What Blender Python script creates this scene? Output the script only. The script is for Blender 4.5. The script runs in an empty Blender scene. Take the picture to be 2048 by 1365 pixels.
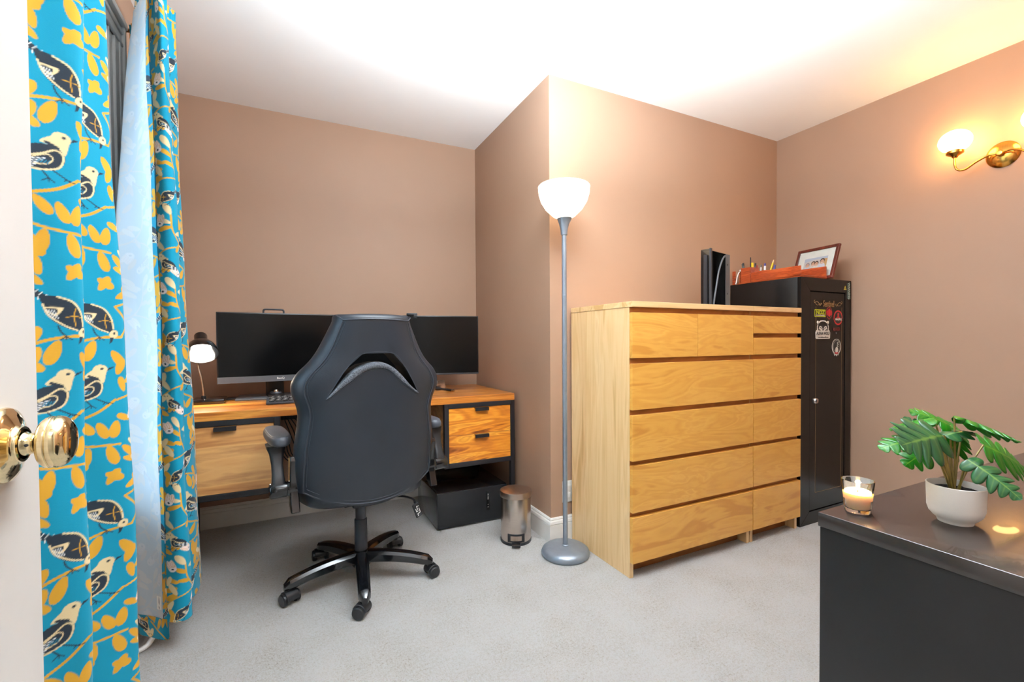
import bpy, bmesh, math, random
import numpy as np
from mathutils import Vector, Matrix, Euler
random.seed(7)
C = bpy.context.scene.collection
PI = math.pi

# ------------------------------------------------------------------ materials
def s2l(c):
    return tuple(((v/255.0)/12.92 if v/255.0 <= 0.04045 else (((v/255.0)+0.055)/1.055)**2.4) for v in c)

def new_mat(name):
    m = bpy.data.materials.new(name); m.use_nodes = True
    nt = m.node_tree; b = nt.nodes['Principled BSDF']
    return m, nt, b

def node(nt, t, **kw):
    n = nt.nodes.new(t)
    for k, v in kw.items():
        setattr(n, k, v)
    return n

def coords(nt, scale=(1, 1, 1), kind='Object', rot=(0, 0, 0)):
    tc = node(nt, 'ShaderNodeTexCoord'); mp = node(nt, 'ShaderNodeMapping')
    mp.inputs['Scale'].default_value = scale; mp.inputs['Rotation'].default_value = rot
    nt.links.new(tc.outputs[kind], mp.inputs['Vector'])
    return mp.outputs['Vector']

def noise(nt, vec, scale, detail=3, rough=.5, dist=0):
    n = node(nt, 'ShaderNodeTexNoise')
    n.inputs['Scale'].default_value = scale; n.inputs['Detail'].default_value = detail
    n.inputs['Roughness'].default_value = rough; n.inputs['Distortion'].default_value = dist
    nt.links.new(vec, n.inputs['Vector'])
    return n

def ramp(nt, fac, stops):
    r = node(nt, 'ShaderNodeValToRGB')
    el = r.color_ramp.elements
    while len(el) < len(stops): el.new(.5)
    for e, (p, c) in zip(el, stops):
        e.position = p; e.color = (*c, 1)
    nt.links.new(fac, r.inputs['Fac'])
    return r.outputs['Color']

def bump(nt, b, h, strength, dist=.002):
    bp = node(nt, 'ShaderNodeBump')
    bp.inputs['Strength'].default_value = strength; bp.inputs['Distance'].default_value = dist
    nt.links.new(h, bp.inputs['Height']); nt.links.new(bp.outputs['Normal'], b.inputs['Normal'])

def simple(name, rgb, rough=.5, metal=0, var=.06, nscale=30, bmp=0, bscale=200, coat=0, spec=.5, lin=False):
    """flat coloured material with a little procedural variation"""
    m, nt, b = new_mat(name)
    c = rgb if lin else s2l(rgb)
    v = coords(nt)
    n = noise(nt, v, nscale)
    lo = tuple(max(0, x*(1-var)) for x in c); hi = tuple(min(1, x*(1+var)) for x in c)
    nt.links.new(ramp(nt, n.outputs['Fac'], [(.3, lo), (.7, hi)]), b.inputs['Base Color'])
    b.inputs['Roughness'].default_value = rough; b.inputs['Metallic'].default_value = metal
    b.inputs['Coat Weight'].default_value = coat; b.inputs['Specular IOR Level'].default_value = spec
    if bmp:
        n2 = noise(nt, v, bscale, 4)
        bump(nt, b, n2.outputs['Fac'], bmp)
    return m

def emissive(name, rgb, strength, base=(240, 240, 235)):
    m, nt, b = new_mat(name)
    b.inputs['Base Color'].default_value = (*s2l(base), 1)
    b.inputs['Emission Color'].default_value = (*s2l(rgb), 1)
    b.inputs['Emission Strength'].default_value = strength
    b.inputs['Roughness'].default_value = .3
    return m

def wood(name, stops, stretch, rough=.4, scale=6.0, dist=1.2, fine=.25, coat=0):
    """grain runs along the axis with the small stretch value"""
    m, nt, b = new_mat(name)
    oi = node(nt, 'ShaderNodeObjectInfo')
    tc = node(nt, 'ShaderNodeTexCoord'); mp = node(nt, 'ShaderNodeMapping')
    mp.inputs['Scale'].default_value = stretch
    mul = node(nt, 'ShaderNodeVectorMath', operation='SCALE'); mul.inputs['Scale'].default_value = 13.0
    cmb = node(nt, 'ShaderNodeCombineXYZ')
    for k in 'XYZ': nt.links.new(oi.outputs['Random'], cmb.inputs[k])
    nt.links.new(cmb.outputs[0], mul.inputs[0])
    add = node(nt, 'ShaderNodeVectorMath', operation='ADD')
    nt.links.new(tc.outputs['Object'], add.inputs[0]); nt.links.new(mul.outputs[0], add.inputs[1])
    nt.links.new(add.outputs[0], mp.inputs['Vector'])
    n = noise(nt, mp.outputs[0], scale, 3, .5, dist)
    n2 = noise(nt, mp.outputs[0], scale*9, 4, .6, .3)
    wv = node(nt, 'ShaderNodeMath', operation='SINE')
    mm = node(nt, 'ShaderNodeMath', operation='MULTIPLY'); mm.inputs[1].default_value = 34.0
    nt.links.new(n.outputs['Fac'], mm.inputs[0]); nt.links.new(mm.outputs[0], wv.inputs[0])
    a = node(nt, 'ShaderNodeMath', operation='MULTIPLY_ADD')
    nt.links.new(wv.outputs[0], a.inputs[0]); a.inputs[1].default_value = .10; nt.links.new(n.outputs['Fac'], a.inputs[2])
    a2 = node(nt, 'ShaderNodeMath', operation='MULTIPLY_ADD')
    sb = node(nt, 'ShaderNodeMath', operation='SUBTRACT'); sb.inputs[1].default_value = .5
    nt.links.new(n2.outputs['Fac'], sb.inputs[0])
    nt.links.new(sb.outputs[0], a2.inputs[0]); a2.inputs[1].default_value = fine; nt.links.new(a.outputs[0], a2.inputs[2])
    nt.links.new(ramp(nt, a2.outputs[0], stops), b.inputs['Base Color'])
    b.inputs['Roughness'].default_value = rough; b.inputs['Coat Weight'].default_value = coat
    b.inputs['Coat Roughness'].default_value = .2
    bump(nt, b, n2.outputs['Fac'], .05)
    return m

def vcol_mat(name, rough=.8, sheen=0, fade=None, bmp=0, trans=0):
    m, nt, b = new_mat(name)
    at = node(nt, 'ShaderNodeAttribute'); at.attribute_name = 'pat'
    col = at.outputs['Color']
    if fade:
        mx = node(nt, 'ShaderNodeMix', data_type='RGBA')
        mx.inputs['Factor'].default_value = fade[0]
        mx.inputs[6].default_value = (*s2l(fade[1]), 1)
        nt.links.new(col, mx.inputs[7]); col = mx.outputs[2]
    nt.links.new(col, b.inputs['Base Color'])
    b.inputs['Roughness'].default_value = rough; b.inputs['Sheen Weight'].default_value = sheen
    b.inputs['Specular IOR Level'].default_value = .2
    if bmp:
        v = coords(nt, (60, 60, 700))
        n = noise(nt, v, 2.0, 2)
        bump(nt, b, n.outputs['Fac'], bmp, .001)
    if trans:
        tr = node(nt, 'ShaderNodeBsdfTranslucent'); nt.links.new(col, tr.inputs['Color'])
        ms = node(nt, 'ShaderNodeMixShader'); ms.inputs[0].default_value = trans
        out = nt.nodes['Material Output']
        nt.links.new(b.outputs[0], ms.inputs[1]); nt.links.new(tr.outputs[0], ms.inputs[2])
        nt.links.new(ms.outputs[0], out.inputs['Surface'])
    return m

def glass(name, rgb=(255, 255, 255), rough=0, ior=1.45):
    m, nt, b = new_mat(name)
    b.inputs['Base Color'].default_value = (*s2l(rgb), 1)
    b.inputs['Transmission Weight'].default_value = 1; b.inputs['Roughness'].default_value = rough
    b.inputs['IOR'].default_value = ior
    return m

def pane_mat(name):
    m, nt, b = new_mat(name)
    g = node(nt, 'ShaderNodeBsdfGlossy'); g.inputs['Roughness'].default_value = .02
    t = node(nt, 'ShaderNodeBsdfTransparent'); t.inputs['Color'].default_value = (.95, .97, .97, 1)
    fr = node(nt, 'ShaderNodeLayerWeight'); fr.inputs['Blend'].default_value = .12
    mx = node(nt, 'ShaderNodeMixShader')
    nt.links.new(fr.outputs['Facing'], mx.inputs[0]); nt.links.new(t.outputs[0], mx.inputs[1]); nt.links.new(g.outputs[0], mx.inputs[2])
    nt.links.new(mx.outputs[0], nt.nodes['Material Output'].inputs['Surface'])
    return m

M = {}
def wall_paint():
    m, nt, b = new_mat('wall_paint')
    v = coords(nt)
    n = noise(nt, v, 2.5, 3)
    c = s2l((165, 132, 109))
    nt.links.new(ramp(nt, n.outputs['Fac'], [(.3, tuple(x*.975 for x in c)), (.7, tuple(x*1.02 for x in c))]), b.inputs['Base Color'])
    b.inputs['Roughness'].default_value = .55
    n2 = noise(nt, v, 160, 3)
    bump(nt, b, n2.outputs['Fac'], .12, .0015)
    return m
M['wall'] = wall_paint()
M['ceiling'] = simple('ceiling_paint', (243, 243, 243), .8, var=.01, nscale=3, bmp=.05)
M['trim'] = simple('trim_paint', (232, 228, 222), .35, var=.02, bmp=.02, bscale=60)
M['trim_grey'] = simple('window_trim_paint', (214, 212, 208), .4, var=.02, bmp=.03, bscale=60)
M['door'] = simple('door_paint', (204, 198, 192), .35, var=.012, nscale=5, bmp=.03, bscale=90)
def carpet():
    m, nt, b = new_mat('carpet')
    v = coords(nt)
    n1 = noise(nt, v, 190, 4, .8); n2 = noise(nt, v, 5, 3); n3 = noise(nt, v, 90, 2)
    ad = node(nt, 'ShaderNodeMath', operation='MULTIPLY_ADD'); ad.inputs[1].default_value = .35
    nt.links.new(n2.outputs['Fac'], ad.inputs[0]); nt.links.new(n1.outputs['Fac'], ad.inputs[2])
    ad2 = node(nt, 'ShaderNodeMath', operation='MULTIPLY_ADD'); ad2.inputs[1].default_value = .3
    nt.links.new(n3.outputs['Fac'], ad2.inputs[0]); nt.links.new(ad.outputs[0], ad2.inputs[2])
    nt.links.new(ramp(nt, ad2.outputs[0], [(.56, s2l((180, 163, 146))), (.70, s2l((236, 229, 219))), (.90, s2l((254, 251, 248)))]), b.inputs['Base Color'])
    b.inputs['Roughness'].default_value = .95; b.inputs['Specular IOR Level'].default_value = .1
    b.inputs['Sheen Weight'].default_value = .25
    bump(nt, b, ad2.outputs[0], 1.0, .02)
    return m
M['carpet'] = carpet()
birch = [(.25, s2l((198, 136, 56))), (.45, s2l((214, 156, 70))), (.62, s2l((221, 166, 80))), (.8, s2l((205, 143, 60)))]
birch_daylit = [(.25, s2l((204, 160, 104))), (.45, s2l((226, 187, 133))), (.62, s2l((233, 198, 148))), (.8, s2l((214, 172, 118)))]  # paler birch: bluish daylight on the side panels is put into the colour
M['birch'] = wood('birch_front', birch, (.55, 1.6, 2.4), .38, 3.2, 1.6, .16, coat=.12)
M['birch_side_daylit'] = wood('birch_side_daylit', birch_daylit, (5, 5, .35), .38, 2.2, .8, .18, coat=.12)
M['birch_top'] = wood('birch_top', birch_daylit, (.5, 5, 5), .38, 2.4, .8, .18)
M['birch_in'] = wood('birch_inner', [(.3, s2l((150, 92, 42))), (.7, s2l((186, 122, 62)))], (.6, 3, 3), .6, 2.5)
teak = [(.22, s2l((112, 54, 16))), (.36, s2l((180, 98, 28))), (.5, s2l((216, 132, 38))), (.62, s2l((234, 164, 58))), (.78, s2l((190, 106, 32)))]
M['teak_top'] = wood('teak_top', [(.22, s2l((88, 42, 14))), (.36, s2l((146, 80, 28))), (.5, s2l((190, 114, 42))), (.62, s2l((214, 146, 62))), (.78, s2l((160, 88, 32)))], (.18, 3.2, 3), .33, 5.0, .5, .3, coat=.25)
M['teak'] = wood('teak_drawer', teak, (.42, 1, 2.6), .35, 3.6, 1.5, .22, coat=.2)
teak_dull = [(.22, s2l((128, 80, 44))), (.36, s2l((170, 112, 62))), (.5, s2l((206, 148, 88))), (.64, s2l((220, 168, 106))), (.8, s2l((160, 102, 60)))]
M['teak_dull'] = wood('teak_door', teak_dull, (.40, 1, 2.4), .4, 2.1, 1.3, .22, coat=.15)
M['red_wood'] = wood('cherry_wood', [(.3, s2l((122, 42, 12))), (.5, s2l((164, 66, 24))), (.75, s2l((186, 86, 38)))], (1.5, .5, 4), .3, 14, .6, coat=.3)
M['frame_wood'] = wood('mahogany', [(.3, s2l((74, 26, 16))), (.7, s2l((112, 44, 28)))], (3, .6, 3), .3, 10, .5, coat=.3)
M['black_metal'] = simple('black_metal', (38, 37, 40), .42, .3, bmp=.05, bscale=300)
M['safe'] = simple('safe_paint', (19, 16, 15), .26, 0, var=.08, bmp=.05, bscale=380, coat=.0, spec=.32)
M['safe_gap'] = simple('dark_gap', (8, 8, 9), .8)
M['gold_line'] = simple('gold_paint', (150, 112, 66), .5, .2)
M['blackbrown'] = simple('black_veneer', (30, 29, 31), .32, 0, var=.12, nscale=12, bmp=.05, bscale=140, coat=.0)
M['blacktop'] = simple('black_veneer_top', (42, 32, 28), .26, 0, var=.12, nscale=12, bmp=.02, bscale=140, coat=.25, spec=.8)
M['black_plastic'] = simple('black_plastic', (24, 25, 28), .38, bmp=.03)
M['gloss_plastic'] = simple('gloss_black_plastic', (14, 15, 18), .14, coat=.4)
M['grey_plastic'] = simple('grey_plastic', (92, 95, 100), .4, .2)
M['dark_grey'] = simple('dark_grey_metal', (58, 60, 66), .4, .4)
M['screen'] = simple('dark_screen', (5, 7, 9), .2, var=.15, nscale=4, spec=.3)
M['leather'] = simple('black_leather', (29, 34, 42), .46, var=.1, nscale=9, bmp=.16, bscale=420, coat=.06)
M['leather_edge'] = simple('black_leather_piping', (50, 54, 62), .38, bmp=.1, bscale=420)
M['pad'] = simple('grey_leather_pad', (74, 78, 86), .42, bmp=.1, bscale=420)
def mesh_fabric():
    m, nt, b = new_mat('mesh_fabric')
    v = coords(nt)
    vo = node(nt, 'ShaderNodeTexVoronoi'); vo.inputs['Scale'].default_value = 330
    nt.links.new(v, vo.inputs['Vector'])
    nt.links.new(ramp(nt, vo.outputs['Distance'], [(.2, s2l((18, 20, 24))), (.6, s2l((104, 108, 116)))]), b.inputs['Base Color'])
    b.inputs['Roughness'].default_value = .8
    bump(nt, b, vo.outputs['Distance'], .5, .002)
    return m
M['mesh'] = mesh_fabric()
def brushed(name, rgb, rough=.28, st=(1, 1, 90)):
    m, nt, b = new_mat(name)
    v = coords(nt, st); n = noise(nt, v, 12, 3)
    c = s2l(rgb)
    nt.links.new(ramp(nt, n.outputs['Fac'], [(.3, tuple(x*.9 for x in c)), (.7, tuple(min(1, x*1.06) for x in c))]), b.inputs['Base Color'])
    b.inputs['Metallic'].default_value = 1; b.inputs['Roughness'].default_value = rough
    bump(nt, b, n.outputs['Fac'], .04)
    return m
M['steel'] = brushed('brushed_steel', (196, 184, 174), .27)
M['steel_lid'] = brushed('brushed_steel_lid', (176, 158, 144), .36, (60, 1, 1))
M['chrome'] = brushed('chrome', (214, 210, 206), .12)
M['brass'] = brushed('polished_brass', (238, 216, 170), .08, (1, 1, 20))
M['brass_warm'] = brushed('antique_brass', (206, 152, 72), .2, (1, 40, 1))
M['silver'] = simple('silver_grey_paint', (134, 142, 152), .34, .55, bmp=.02)
M['lamp_glass'] = emissive('lit_frosted_glass', (255, 234, 200), 2.3)
M['globe'] = emissive('lit_opal_globe', (255, 196, 118), 22.0)
M['bulb'] = emissive('lit_bulb', (255, 246, 228), 20.0)
M['flame'] = emissive('candle_flame', (255, 206, 130), 30.0)
M['white'] = simple('white_plastic', (236, 234, 230), .4)
M['white_paper'] = simple('white_paper', (238, 234, 226), .8)
M['ink'] = simple('black_ink', (20, 20, 22), .6)
M['pot'] = simple('white_ceramic_pot', (250, 247, 242), .62, var=.02, bmp=.1, bscale=700)
M['soil'] = simple('potting_soil', (26, 21, 19), .95, var=.5, nscale=400, bmp=.6, bscale=300)
M['wax'] = None
def wax():
    m, nt, b = new_mat('candle_wax')
    v = coords(nt); n = noise(nt, v, 40)
    nt.links.new(ramp(nt, n.outputs['Fac'], [(.3, s2l((246, 224, 178))), (.7, s2l((252, 234, 196)))]), b.inputs['Base Color'])
    b.inputs['Subsurface Weight'].default_value = .6; b.inputs['Subsurface Radius'].default_value = (.03, .018, .008)
    b.inputs['Subsurface Scale'].default_value = .4; b.inputs['Roughness'].default_value = .45
    return m
M['wax'] = wax()
M['glass'] = glass('clear_glass')
M['pane'] = pane_mat('window_pane')
def leaf_mat(name, top, vein, trans=.25):
    m, nt, b = new_mat(name)
    v = coords(nt); n = noise(nt, v, 25, 3)
    at = node(nt, 'ShaderNodeAttribute'); at.attribute_name = 'vein'
    c = s2l(top)
    base = ramp(nt, n.outputs['Fac'], [(.3, tuple(x*.75 for x in c)), (.7, tuple(x*1.2 for x in c))])
    mx = node(nt, 'ShaderNodeMix', data_type='RGBA')
    nt.links.new(at.outputs['Fac'], mx.inputs['Factor']); nt.links.new(base, mx.inputs[6]); mx.inputs[7].default_value = (*s2l(vein), 1)
    nt.links.new(mx.outputs[2], b.inputs['Base Color'])
    b.inputs['Roughness'].default_value = .32; b.inputs['Coat Weight'].default_value = .15
    tr = node(nt, 'ShaderNodeBsdfTranslucent'); tr.inputs['Color'].default_value = (*s2l((56, 160, 14)), 1)
    ms = node(nt, 'ShaderNodeMixShader'); ms.inputs[0].default_value = trans
    nt.links.new(b.outputs[0], ms.inputs[1]); nt.links.new(tr.outputs[0], ms.inputs[2])
    nt.links.new(ms.outputs[0], nt.nodes['Material Output'].inputs['Surface'])
    return m
M['leaf_dark'] = leaf_mat('leaf_dark_green', (30, 84, 44), (104, 140, 60), .12)
M['leaf_bright'] = leaf_mat('leaf_bright_green', (26, 116, 16), (110, 158, 40), .3)
M['petiole'] = simple('petiole', (124, 106, 44), .45, var=.25, nscale=60)

# ------------------------------------------------------------------ mesh helpers
class MB:
    def __init__(self): self.bm = bmesh.new()
    def box(self, a, b, bev=0, seg=2, mat=None):
        bm = self.bm
        x0, y0, z0 = a; x1, y1, z1 = b
        vs = [bm.verts.new(p) for p in ((x0, y0, z0), (x1, y0, z0), (x1, y1, z0), (x0, y1, z0), (x0, y0, z1), (x1, y0, z1), (x1, y1, z1), (x0, y1, z1))]
        fs = [bm.faces.new([vs[i] for i in q]) for q in ((0, 3, 2, 1), (4, 5, 6, 7), (0, 1, 5, 4), (1, 2, 6, 5), (2, 3, 7, 6), (3, 0, 4, 7))]
        if bev:
            es = list({e for f in fs for e in f.edges})
            r = bmesh.ops.bevel(bm, geom=es, offset=bev, segments=seg, profile=.5, affect='EDGES')
            vs = list({v for f in r['faces'] for v in f.verts} | {v for v in vs if v.is_valid})
        if mat is not None:
            bmesh.ops.transform(bm, matrix=mat, verts=[v for v in vs if v.is_valid])
        return self
    def lathe(self, prof, c=(0, 0, 0), n=48, mat=None, closed=False):
        """prof: list of (r, z); axis z through c"""
        bm = self.bm; rings = []
        for r, z in prof:
            if r < 1e-6:
                rings.append([bm.verts.new((c[0], c[1], c[2]+z))])
            else:
                rings.append([bm.verts.new((c[0]+r*math.cos(2*PI*k/n), c[1]+r*math.sin(2*PI*k/n), c[2]+z)) for k in range(n)])
        pairs = list(zip(rings[:-1], rings[1:]))
        if closed: pairs.append((rings[-1], rings[0]))
        for A, B in pairs:
            for k in range(n):
                k2 = (k+1) % n
                a = [A[0]] if len(A) == 1 else [A[k], A[k2]]
                b = [B[0]] if len(B) == 1 else [B[k2], B[k]]
                if len(a)+len(b) >= 3: bm.faces.new(a+b)
        if mat is not None:
            bmesh.ops.transform(bm, matrix=mat, verts=[v for r in rings for v in r])
        return self
    def tube(self, pts, rad, n=12, caps=True):
        bm = self.bm
        pts = [Vector(p) for p in pts]
        if not isinstance(rad, (list, tuple)): rad = [rad]*len(pts)
        rings = []; up = None
        for i, p in enumerate(pts):
            t = (pts[min(i+1, len(pts)-1)]-pts[max(i-1, 0)]).normalized()
            if up is None:
                up = Vector((0, 0, 1)) if abs(t.z) < .9 else Vector((1, 0, 0))
            s = t.cross(up).normalized(); up = s.cross(t).normalized()
            rings.append([bm.verts.new(p+rad[i]*(math.cos(2*PI*k/n)*s+math.sin(2*PI*k/n)*up)) for k in range(n)])
        for A, B in zip(rings[:-1], rings[1:]):
            for k in range(n): bm.faces.new((A[k], A[(k+1) % n], B[(k+1) % n], B[k]))
        if caps:
            bm.faces.new(rings[0][::-1]); bm.faces.new(rings[-1])
        return self
    def prism(self, poly, d0, d1, fn):
        """poly in 2-d, fn(u, v, d) -> 3-d point; extruded from d0 to d1"""
        bm = self.bm
        A = [bm.verts.new(fn(u, v, d0)) for u, v in poly]; B = [bm.verts.new(fn(u, v, d1)) for u, v in poly]
        bm.faces.new(A[::-1]); bm.faces.new(B)
        for k in range(len(poly)):
            k2 = (k+1) % len(poly); bm.faces.new((A[k], A[k2], B[k2], B[k]))
        return self
    def rings(self, rr, caps=True):
        bm = self.bm
        R = [[bm.verts.new(p) for p in r] for r in rr]
        n = len(R[0])
        for A, B in zip(R[:-1], R[1:]):
            for k in range(n): bm.faces.new((A[k], A[(k+1) % n], B[(k+1) % n], B[k]))
        if caps:
            bm.faces.new(R[0][::-1]); bm.faces.new(R[-1])
        return self
    def grid(self, P):
        bm = self.bm
        V = [[bm.verts.new(p) for p in r] for r in P]
        for i in range(len(V)-1):
            for j in range(len(V[0])-1):
                bm.faces.new((V[i][j], V[i][j+1], V[i+1][j+1], V[i+1][j]))
        return self

def obj(name, mb, mat, parent=None, off=None, smooth=True, ang=38, bevel=0, solid=0):
    bm = mb.bm
    if off is not None:
        bmesh.ops.translate(bm, vec=-Vector(off), verts=bm.verts)
    bmesh.ops.recalc_face_normals(bm, faces=bm.faces)
    me = bpy.data.meshes.new(name); bm.to_mesh(me); bm.free()
    if mat: me.materials.append(mat)
    if smooth:
        for p in me.polygons: p.use_smooth = True
        me.set_sharp_from_angle(angle=math.radians(ang))
    o = bpy.data.objects.new(name, me); C.objects.link(o)
    if parent: o.parent = parent
    if bevel:
        b = o.modifiers.new('bevel', 'BEVEL'); b.width = bevel; b.segments = 2; b.limit_method = 'ANGLE'; b.angle_limit = math.radians(40)
    if solid:
        s = o.modifiers.new('solid', 'SOLIDIFY'); s.thickness = solid; s.offset = 0
    return o

def thing(name, label, cat, loc=(0, 0, 0), rot=(0, 0, 0), group=None):
    o = bpy.data.objects.new(name, None); C.objects.link(o)
    o.empty_display_size = .05
    o.location = loc; o.rotation_euler = rot
    o['label'] = label; o['category'] = cat
    if group: o['group'] = group
    return o
def tag(o, label, cat, group=None):
    o['label'] = label; o['category'] = cat
    if group: o['group'] = group
    return o
def struct(name, mb, mat, parent=None, **kw):
    o = obj(name, mb, mat, parent, **kw)
    if not parent: o['kind'] = 'structure'
    return o
def lab(o, t): o['label'] = t; return o

def text(name, body, size, mat, parent, mtx, ext=.0002, align='CENTER', sx=1.0, bold=0):
    cu = bpy.data.curves.new(name, 'FONT'); cu.body = body; cu.size = size; cu.extrude = ext
    cu.align_x = align; cu.align_y = 'CENTER'; cu.offset = bold
    t = bpy.data.objects.new('tmp_text', cu); C.objects.link(t)
    dg = bpy.context.evaluated_depsgraph_get(); dg.update()
    me = bpy.data.meshes.new_from_object(t.evaluated_get(dg))
    bpy.data.objects.remove(t); bpy.data.curves.remove(cu)
    me.name = name
    me.transform(Matrix.Diagonal((sx, 1, 1, 1))); me.transform(mtx)
    me.materials.clear(); me.materials.append(mat)
    o = bpy.data.objects.new(name, me); C.objects.link(o); o.parent = parent
    return o

def catmull(P, n):
    P = [np.array(p, float) for p in P]
    P = [2*P[0]-P[1]]+P+[2*P[-1]-P[-2]]
    out = []
    for i in range(1, len(P)-2):
        for k in range(n):
            t = k/n
            out.append(.5*((2*P[i])+(-P[i-1]+P[i+1])*t+(2*P[i-1]-5*P[i]+4*P[i+1]-P[i+2])*t*t+(-P[i-1]+3*P[i]-3*P[i+1]+P[i+2])*t**3))
    out.append(P[-2])
    return np.array(out)

# ------------------------------------------------------------------ pattern raster (colours of woven / printed things)
class Raster:
    """small painter; wrap=True tiles the design"""
    def __init__(self, w, h, res, bg, wrap=False):
        self.res = res; self.W = int(round(w*res)); self.H = int(round(h*res)); self.wrap = wrap
        self.a = np.empty((self.H, self.W, 3)); self.a[:] = s2l(bg)
    def _apply(self, x0, y0, x1, y1, fn, rgb):
        r = self.res
        X0, X1 = int(math.floor(x0*r))-2, int(math.ceil(x1*r))+2
        Y0, Y1 = int(math.floor(y0*r))-2, int(math.ceil(y1*r))+2
        if not self.wrap:
            X0 = max(0, X0); Y0 = max(0, Y0); X1 = min(self.W, X1); Y1 = min(self.H, Y1)
            if X1 <= X0 or Y1 <= Y0: return
        xs = (np.arange(X0, X1)+.5)/r; ys = (np.arange(Y0, Y1)+.5)/r
        gx, gy = np.meshgrid(xs, ys)
        sd = fn(gx, gy)*r
        al = np.clip(.5-sd, 0, 1)[..., None]
        ix = np.arange(X0, X1) % self.W; iy = np.arange(Y0, Y1) % self.H
        sub = self.a[np.ix_(iy, ix)]
        self.a[np.ix_(iy, ix)] = sub*(1-al)+np.array(s2l(rgb))*al
    def ell(self, cx, cy, a, b, rot, rgb):
        c, s = math.cos(math.radians(rot)), math.sin(math.radians(rot))
        def f(x, y):
            u = ((x-cx)*c+(y-cy)*s)/a; v = (-(x-cx)*s+(y-cy)*c)/b
            return (np.sqrt(u*u+v*v)-1)*min(a, b)
        m = max(a, b); self._apply(cx-m, cy-m, cx+m, cy+m, f, rgb)
    def leaf(self, x0, y0, L, w, rot, rgb):
        """pointed-oval leaf starting at x0, y0"""
        c, s = math.cos(math.radians(rot)), math.sin(math.radians(rot))
        def f(x, y):
            u = ((x-x0)*c+(y-y0)*s)/L; v = (-(x-x0)*s+(y-y0)*c)
            uu = np.clip(u, 0, 1)
            hw = w*np.sqrt(np.clip(uu, 0, 1))*np.sqrt(np.clip(1-uu, 0, 1))*(1.0+.45*uu)
            d = np.abs(v)-hw
            return np.maximum(d, np.maximum(-u, u-1)*L)
        self._apply(x0-L-w, y0-L-w, x0+L+w, y0+L+w, f, rgb)
    def stroke(self, pts, w, rgb, w2=None, smooth=True):
        P = catmull(pts, 8) if smooth and len(pts) > 2 else np.array(pts, float)
        w2 = w if w2 is None else w2
        n = len(P)-1
        def f(x, y):
            best = np.full(x.shape, 1e9)
            for i in range(n):
                ax, ay = P[i]; bx, by = P[i+1]
                dx, dy = bx-ax, by-ay; L2 = dx*dx+dy*dy+1e-9
                t = np.clip(((x-ax)*dx+(y-ay)*dy)/L2, 0, 1)
                d = np.hypot(x-ax-t*dx, y-ay-t*dy)-((w+(w2-w)*(i+t)/n)/2)
                best = np.minimum(best, d)
            return best
        m = max(w, w2)
        self._apply(P[:, 0].min()-m, P[:, 1].min()-m, P[:, 0].max()+m, P[:, 1].max()+m, f, rgb)
    def poly(self, pts, rgb, smooth=True):
        P = np.array(pts, float)
        if smooth: 
            Q = [P[-1]]+list(P)+[P[0], P[1]]
            P = catmull(Q, 6)[6:-6]
        x0, y0 = P.min(0); x1, y1 = P.max(0)
        def f(x, y):
            ins = np.zeros(x.shape, bool); best = np.full(x.shape, 1e9)
            n = len(P)
            for i in range(n):
                ax, ay = P[i]; bx, by = P[(i+1) % n]
                if ay != by:
                    cond = ((ay > y) != (by > y)) & (x < (bx-ax)*(y-ay)/(by-ay)+ax)
                    ins ^= cond
                dx, dy = bx-ax, by-ay; L2 = dx*dx+dy*dy+1e-9
                t = np.clip(((x-ax)*dx+(y-ay)*dy)/L2, 0, 1)
                best = np.minimum(best, np.hypot(x-ax-t*dx, y-ay-t*dy))
            return np.where(ins, -best, best)
        self._apply(x0, y0, x1, y1, f, rgb)
    def sample(self, u, v):
        """bilinear at mm positions (arrays)"""
        x = u*self.res-.5; y = v*self.res-.5
        x0 = np.floor(x).astype(int); y0 = np.floor(y).astype(int); fx = (x-x0)[..., None]; fy = (y-y0)[..., None]
        if self.wrap:
            g = lambda i, j: self.a[j % self.H, i % self.W]
        else:
            g = lambda i, j: self.a[np.clip(j, 0, self.H-1), np.clip(i, 0, self.W-1)]
        return (g(x0, y0)*(1-fx)+g(x0+1, y0)*fx)*(1-fy)+(g(x0, y0+1)*(1-fx)+g(x0+1, y0+1)*fx)*fy

def fast_grid(name, P, mat, parent, cols=None, smooth=True):
    """P: (rows, cols, 3) array -> mesh with a per-point colour attribute"""
    R, K = P.shape[:2]
    me = bpy.data.meshes.new(name)
    idx = np.arange(R*K).reshape(R, K)
    q = np.stack([idx[:-1, :-1], idx[:-1, 1:], idx[1:, 1:], idx[1:, :-1]], -1).reshape(-1, 4)
    me.vertices.add(R*K); me.vertices.foreach_set('co', P.reshape(-1).astype(np.float32))
    me.loops.add(q.size); me.loops.foreach_set('vertex_index', q.reshape(-1).astype(np.int32))
    me.polygons.add(len(q)); me.polygons.foreach_set('loop_start', np.arange(0, q.size, 4, dtype=np.int32))
    me.update(calc_edges=True); me.validate()
    if smooth: me.polygons.foreach_set('use_smooth', np.ones(len(me.polygons), bool))
    if cols is not None:
        at = me.color_attributes.new('pat', 'FLOAT_COLOR', 'POINT')
        c4 = np.ones((R*K, 4), np.float32); c4[:, :3] = cols.reshape(-1, 3)
        at.data.foreach_set('color', c4.reshape(-1))
    me.materials.append(mat)
    o = bpy.data.objects.new(name, me); C.objects.link(o); o.parent = parent
    return o

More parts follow.
